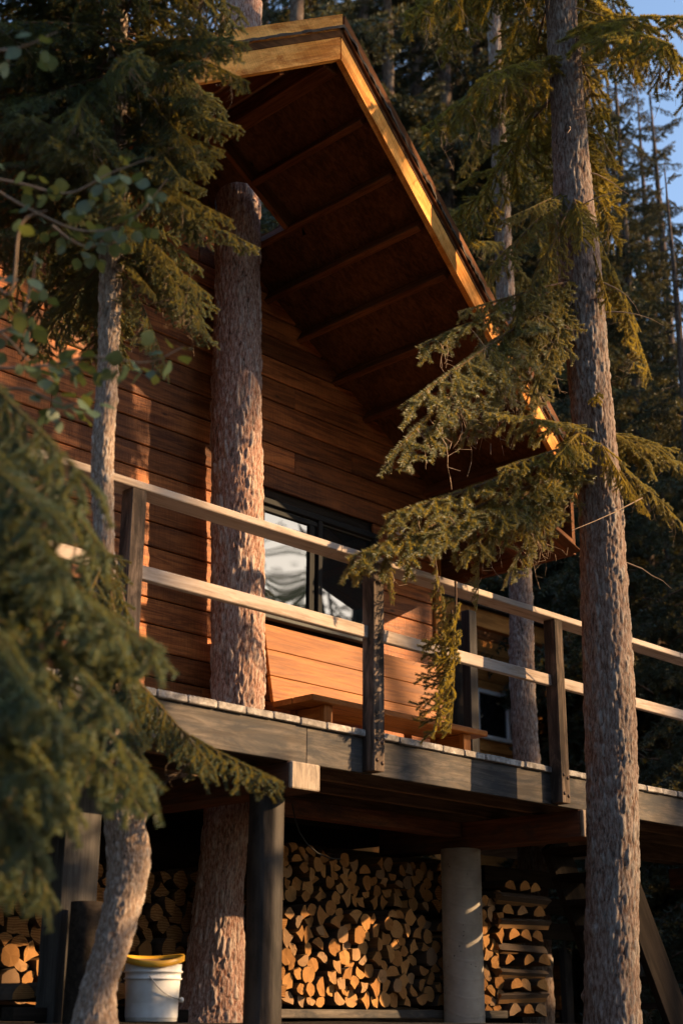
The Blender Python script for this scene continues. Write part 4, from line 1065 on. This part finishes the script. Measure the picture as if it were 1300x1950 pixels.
def leafy(pts, dep, nleaf, r0=.006):
    P = [atd(x, y, dep if not isinstance(dep, (list, tuple)) else dep[i]) for i, (x, y) in enumerate(pts)]
    S = smooth_path([(p.x, p.y, p.z) for p in P], 24)
    tube('branch', [Vector(s) for s in S], [r0*(1-.75*k/23) for k in range(24)], M_DRYTWIG, sap, 6)
    for k in range(nleaf):
        t = rs.uniform(.22, 1.0); q = Vector(S[int(t*23)])
        d = Vector((rs.uniform(-1, 1), rs.uniform(-1, 1), rs.uniform(-1.1, .25))).normalized()
        off = d*rs.uniform(.015, .075); s = rs.uniform(.036, .062)
        R = frame(q+off, d, Vector((rs.uniform(-.6, .6), rs.uniform(-.6, .6), 1))) @ Matrix.Rotation(rs.uniform(-1, 1), 4, 'X') @ Matrix.Diagonal((s, s, s, 1))
        obj('leaf', LEAF, sap, R)
tube('stem', [atd(-120, 1900, 4.7)-Vector((0, 0, .5)), atd(-100, 1500, 4.7), atd(-70, 1000, 4.7), atd(-40, 600, 4.7), atd(-20, 250, 4.8)], [.018, .016, .013, .010, .006], M_TWIG, sap, 8)
leafy([(-60, 330), (40, 350), (130, 368), (210, 330), (290, 300)], 4.8, 34)
leafy([(-60, 330), (60, 400), (160, 440), (250, 420), (320, 340)], 4.8, 40)
leafy([(-60, 700), (60, 700), (180, 680), (280, 690), (350, 660)], 4.7, 44)
leafy([(-60, 640), (30, 620), (60, 540), (70, 480)], 4.5, 18)
leafy([(-60, 760), (40, 740), (120, 770), (190, 760)], 4.6, 26)
leafy([(-60, 600), (10, 640), (60, 690), (120, 700)], 4.5, 22)
leafy([(-40, 500), (20, 560), (40, 430), (90, 400)], 4.2, 10)
leafy([(-40, 100), (40, 90), (110, 60)], 4.4, 8)
leafy([(100, 430), (140, 460), (180, 470), (215, 440)], 4.9, 16)

# ------------------------------------------------------------------ second cabin behind, right
FY = 5.0
far = thing('far_cabin', (8, 6, -1.5), 'orange timber outbuilding with a white sliding window beyond the deck', 'cabin')
a0 = at(830, 1155, FY); a1 = at(1300, 1290, FY)
zt_ = at(905, 1180, FY).z
fwall = obj('wall', mesh_py('wall', [(a0.x-2, FY+1.0, -1.6), (a1.x-1.6, FY+1.0, -1.6), (a1.x-1.6, FY+1.0, zt_+.6), (a0.x-2, FY+1.0, zt_+.6)], [(0, 1, 2, 3)], M_DARKWOOD), far)
zz = -1.4
while zz < zt_+.2:
    boxo('siding_board', (a0.x-2, FY+.955, zz), (a1.x-1.6, FY+.98, zz+.172), M_ORANGE if zz < 3 else M_SIDING, fwall, .006); zz += .18
zb0, zb1 = at(830, 1172, FY).z, at(830, 1138, FY).z
boxo('porch_beam', (a0.x-2, FY-.05, zb0), (a1.x+2, FY+.05, zb1), M_ORANGE, far)
boxo('porch_roof', (a0.x-2, FY-.12, zb1+.01), (a1.x-1.2, FY+.25, zb1+.10), M_DARKWOOD, far)
for px in (868, 1050): 
    xx = at(px, 1250, FY).x; boxo('porch_post', (xx-.07, FY-.04, -1.6), (xx+.07, FY+.04, zb0-.002), M_DARKWOOD, far, axis=2)
w0, w1 = at(902, 1310, FY+.95), at(1000, 1424, FY+.95)
fwn = obj('window', mesh_py('window_back', [(w0.x, FY+.945, w1.z), (w1.x, FY+.945, w1.z), (w1.x, FY+.945, w0.z), (w0.x, FY+.945, w0.z)], [(0, 1, 2, 3)], M_FRAME), far)
wm = at(967, 1400, FY+.93).x
t = .05
boxo('frame', (w0.x, FY+.90, w0.z-t), (w1.x, FY+.944, w0.z), M_WHITE, fwn); boxo('frame', (w0.x, FY+.90, w1.z), (w1.x, FY+.944, w1.z+t), M_WHITE, fwn)
for xx in (w0.x, wm-.025, w1.x-t): boxo('frame', (xx, FY+.902, w1.z+t), (xx+t, FY+.944, w0.z-t), M_WHITE, fwn, axis=2)
pane('pane', w0.x+t, wm-.025, w1.z+t, w0.z-t, FY+.935, fwn, M_GLASS2); pane('pane', wm+.025, w1.x-t, w1.z+t, w0.z-t, FY+.935, fwn, M_GLASS2)
k = w1.z+t+.02
while k < w0.z-t-.01:
    boxo('blind_slat', (wm+.03, FY+.925, k), (w1.x-t-.004, FY+.931, k+.018), M_GREYPOST, fwn); k += .032

# ------------------------------------------------------------------ dark stairs at the right under the deck
st = thing('staircase', (4.0, .6, -1.6), 'dark wooden stairs in the shade under the right end of the deck', 'stairs')
s0 = at(1225, 1670, -.05); s1 = at(1310, 1900, -.05); d = s1-s0
for yy in (.10, .55):
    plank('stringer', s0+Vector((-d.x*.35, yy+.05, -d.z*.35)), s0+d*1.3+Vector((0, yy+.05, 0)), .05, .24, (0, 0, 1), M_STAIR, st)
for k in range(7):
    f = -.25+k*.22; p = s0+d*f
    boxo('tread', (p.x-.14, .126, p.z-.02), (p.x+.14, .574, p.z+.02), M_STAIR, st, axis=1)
sl = thing('slat_screen', (3.3, 1.9, -1.5), 'dark horizontal slats in front of a grey trunk beyond the woodpile', 'screen')
for (py) in (1672, 1722, 1770):
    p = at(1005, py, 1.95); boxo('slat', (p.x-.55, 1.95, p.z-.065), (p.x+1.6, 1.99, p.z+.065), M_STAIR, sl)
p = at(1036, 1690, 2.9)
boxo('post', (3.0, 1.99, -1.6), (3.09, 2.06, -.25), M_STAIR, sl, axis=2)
print('logs', N_LOG, 'rest', len(REST), 'objects', len(bpy.data.objects))
